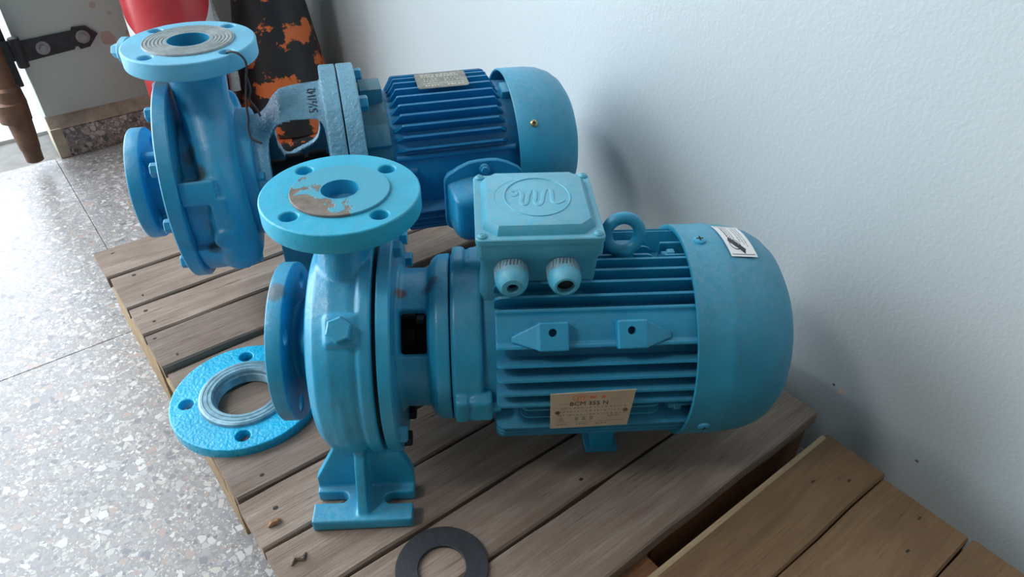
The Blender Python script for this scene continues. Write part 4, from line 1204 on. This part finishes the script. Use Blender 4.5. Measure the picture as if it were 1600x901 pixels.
# ------------------------------------------------------------------ fire extinguisher
FX = thing('fire_extinguisher', 'red fire extinguisher with white label band, standing behind the far pump', 'extinguisher', (0.359, 1.555, FL))
bm = bmesh.new(); revolve(bm, [(0, 0), (0, 0.074), (0.004, 0.077), (0.020, 0.0775), (0.026, 0.0800), (0.400, 0.0800), (0.430, 0.075), (0.452, 0.060), (0.464, 0.032), (0.475, 0.018), (0.500, 0.018), (0.500, 0)], (0, 0, 0), (0, 0, 1), 72)
finish('cylinder_body', bm, RED, FX, 50)
bm = bmesh.new()
def fx_label(a0, a1, z0, z1, r, n=30, sag=0.0):
    g = []
    for i in range(n + 1):
        a = R(a0 + (a1 - a0) * i / n); s = sag * math.sin(PI * i / n)
        g.append([bm.verts.new((r * math.cos(a), r * math.sin(a), z)) for z in (z0, z1 - s)])
    for i in range(n): bm.faces.new((g[i][0], g[i + 1][0], g[i + 1][1], g[i][1]))
fx_label(150, 345, 0.222, 0.352, 0.0804, 40, 0.085); finish('label_band', bm, PAPER, FX)
bm = bmesh.new()
cyl(bm, (0, 0, 0.498), (0, 0, 0.535), 0.022, 24, 0.002); box(bm, -0.012, 0.012, -0.12, 0.03, 0.535, 0.545, 0.002); box(bm, -0.012, 0.012, -0.11, 0.03, 0.560, 0.568, 0.002, Matrix.Translation((0, 0, 0)))
box(bm, -0.010, 0.010, 0.0, 0.03, 0.53, 0.565, 0.002); finish('valve_lever', bm, BLACKIRON, FX)
# pale ribbed hose on its side
hp = smooth_path([(0.015, -0.02, 0.52), (0.045, 0.03, 0.54), (0.079, 0.055, 0.46), (0.082, 0.030, 0.33), (0.086, -0.015, 0.235), (0.082, -0.045, 0.19), (0.077, -0.053, 0.15)], 30)
bm = bmesh.new(); tube(bm, hp, [0.0102 + (0.0012 if k % 2 else -0.0006) for k in range(len(hp))], 14); finish('ribbed_hose', bm, WHITEPL, FX, 15)

# ------------------------------------------------------------------ cone
CN = thing('traffic_cone', 'orange traffic cone painted over in flaking black, in the room corner', 'cone', (0.564, 1.565, FL))
bm = bmesh.new(); revolve(bm, [(0.030, 0.112), (0.034, 0.116), (0.050, 0.1145), (0.30, 0.0755), (0.56, 0.034), (0.64, 0.026), (0.645, 0.020), (0.640, 0.016), (0.56, 0.028), (0.03, 0.108), (0.030, 0.112)], (0, 0, 0), (0, 0, 1), 64)
finish('cone_body', bm, CONE, CN)
bm = bmesh.new(); loft(bm, [rrect(0, 0, z, h, h, r) for z, h, r in ((0.0, 0.120, 0.02), (0.018, 0.1215, 0.02), (0.024, 0.119, 0.02), (0.031, 0.116, 0.02))]); finish('cone_base', bm, CONE_FOOT, CN, 30)

# ------------------------------------------------------------------ gate leaf with strap hinge and drop bolt
GT = thing('gate', 'dark iron gate stile standing open at the far wall edge', 'gate', (0.0, 1.74, FL))
bm = bmesh.new(); box(bm, 0.050, 0.086, 0.0, 0.05, 0.165, 2.4, 0.003); finish('stile', bm, BLACKIRON, GT)
bm = bmesh.new(); box(bm, -0.9, 0.050, 0.01, 0.04, 0.10, 0.14, 0.003, Matrix.Translation((0, 0, 2.1))); finish('rail', bm, BLACKIRON, GT)
bm = bmesh.new(); revolve(bm, [(-0.028, 0), (-0.028, 0.0095), (-0.027, 0.0105), (0.03, 0.0105), (0.031, 0.0095), (0.031, 0)], (0.098, -0.014, 0.236), (0, 0, 1), 24); finish('hinge_knuckle', bm, BLACKIRON, GT)
bm = bmesh.new(); box(bm, 0.02, 0.098, -0.012, -0.006, 0.221, 0.262, 0.001); finish('hinge_leaf', bm, BLACKIRON, GT)
HG = thing('strap_hinge', 'black strap hinge with pointed tip bolted to the grey far wall', 'hinge', (0, WY, 0))
bm = bmesh.new()
prism(bm, [(0.100, 0.084), (0.200, 0.091), (0.203, 0.096), (0.208, 0.096), (0.211, 0.089), (0.230, 0.091), (0.252, 0.114), (0.234, 0.133), (0.208, 0.135), (0.205, 0.128), (0.196, 0.128), (0.100, 0.126)], 0.0, 0.005,
      Matrix(((1, 0, 0, 0), (0, 0, -1, 0.0005), (0, 1, 0, 0), (0, 0, 0, 1))))
finish('strap', bm, BLACKIRON, HG)
for x, z in ((0.1440, 0.1055), (0.2225, 0.1130)):
    bm = bmesh.new(); washer(bm, (x, -0.0045, z), (0, -1, 0), 0.0135, 0.002); ws = finish('washer', bm, STEEL, HG)
    bm = bmesh.new(); hexhead(bm, (x, -0.0065, z), (0, -1, 0), 0.013, 0.006); finish('hinge_bolt', bm, GREYSTEEL, HG)
DB = thing('drop_bolt', 'rusty brown pipe hanging beside the gate, end near the floor', 'pipe', (0.048, 1.705, FL))
bm = bmesh.new()
revolve(bm, [(0.022, 0), (0.022, 0.013), (0.024, 0.0165), (0.048, 0.0175), (0.052, 0.0190), (0.085, 0.0215), (0.120, 0.0235), (0.128, 0.0235)], (0, 0, 0), (0.02, 0, 1), 32)
revolve(bm, [(0.120, 0.0235), (0.150, 0.0270), (0.180, 0.0245), (0.186, 0.019), (0.80, 0.0185), (0.80, 0)], (0, 0, 0), (0.02, 0, 1), 32)
finish('pipe_body', bm, RUST, DB)
bm = bmesh.new(); revolve(bm, [(0.115, 0.0215), (0.115, 0.0290), (0.155, 0.0310), (0.160, 0.0215)], (-0.004, 0, 0), (0.02, 0, 1), 32); finish('pipe_collar', bm, RUST, DB)
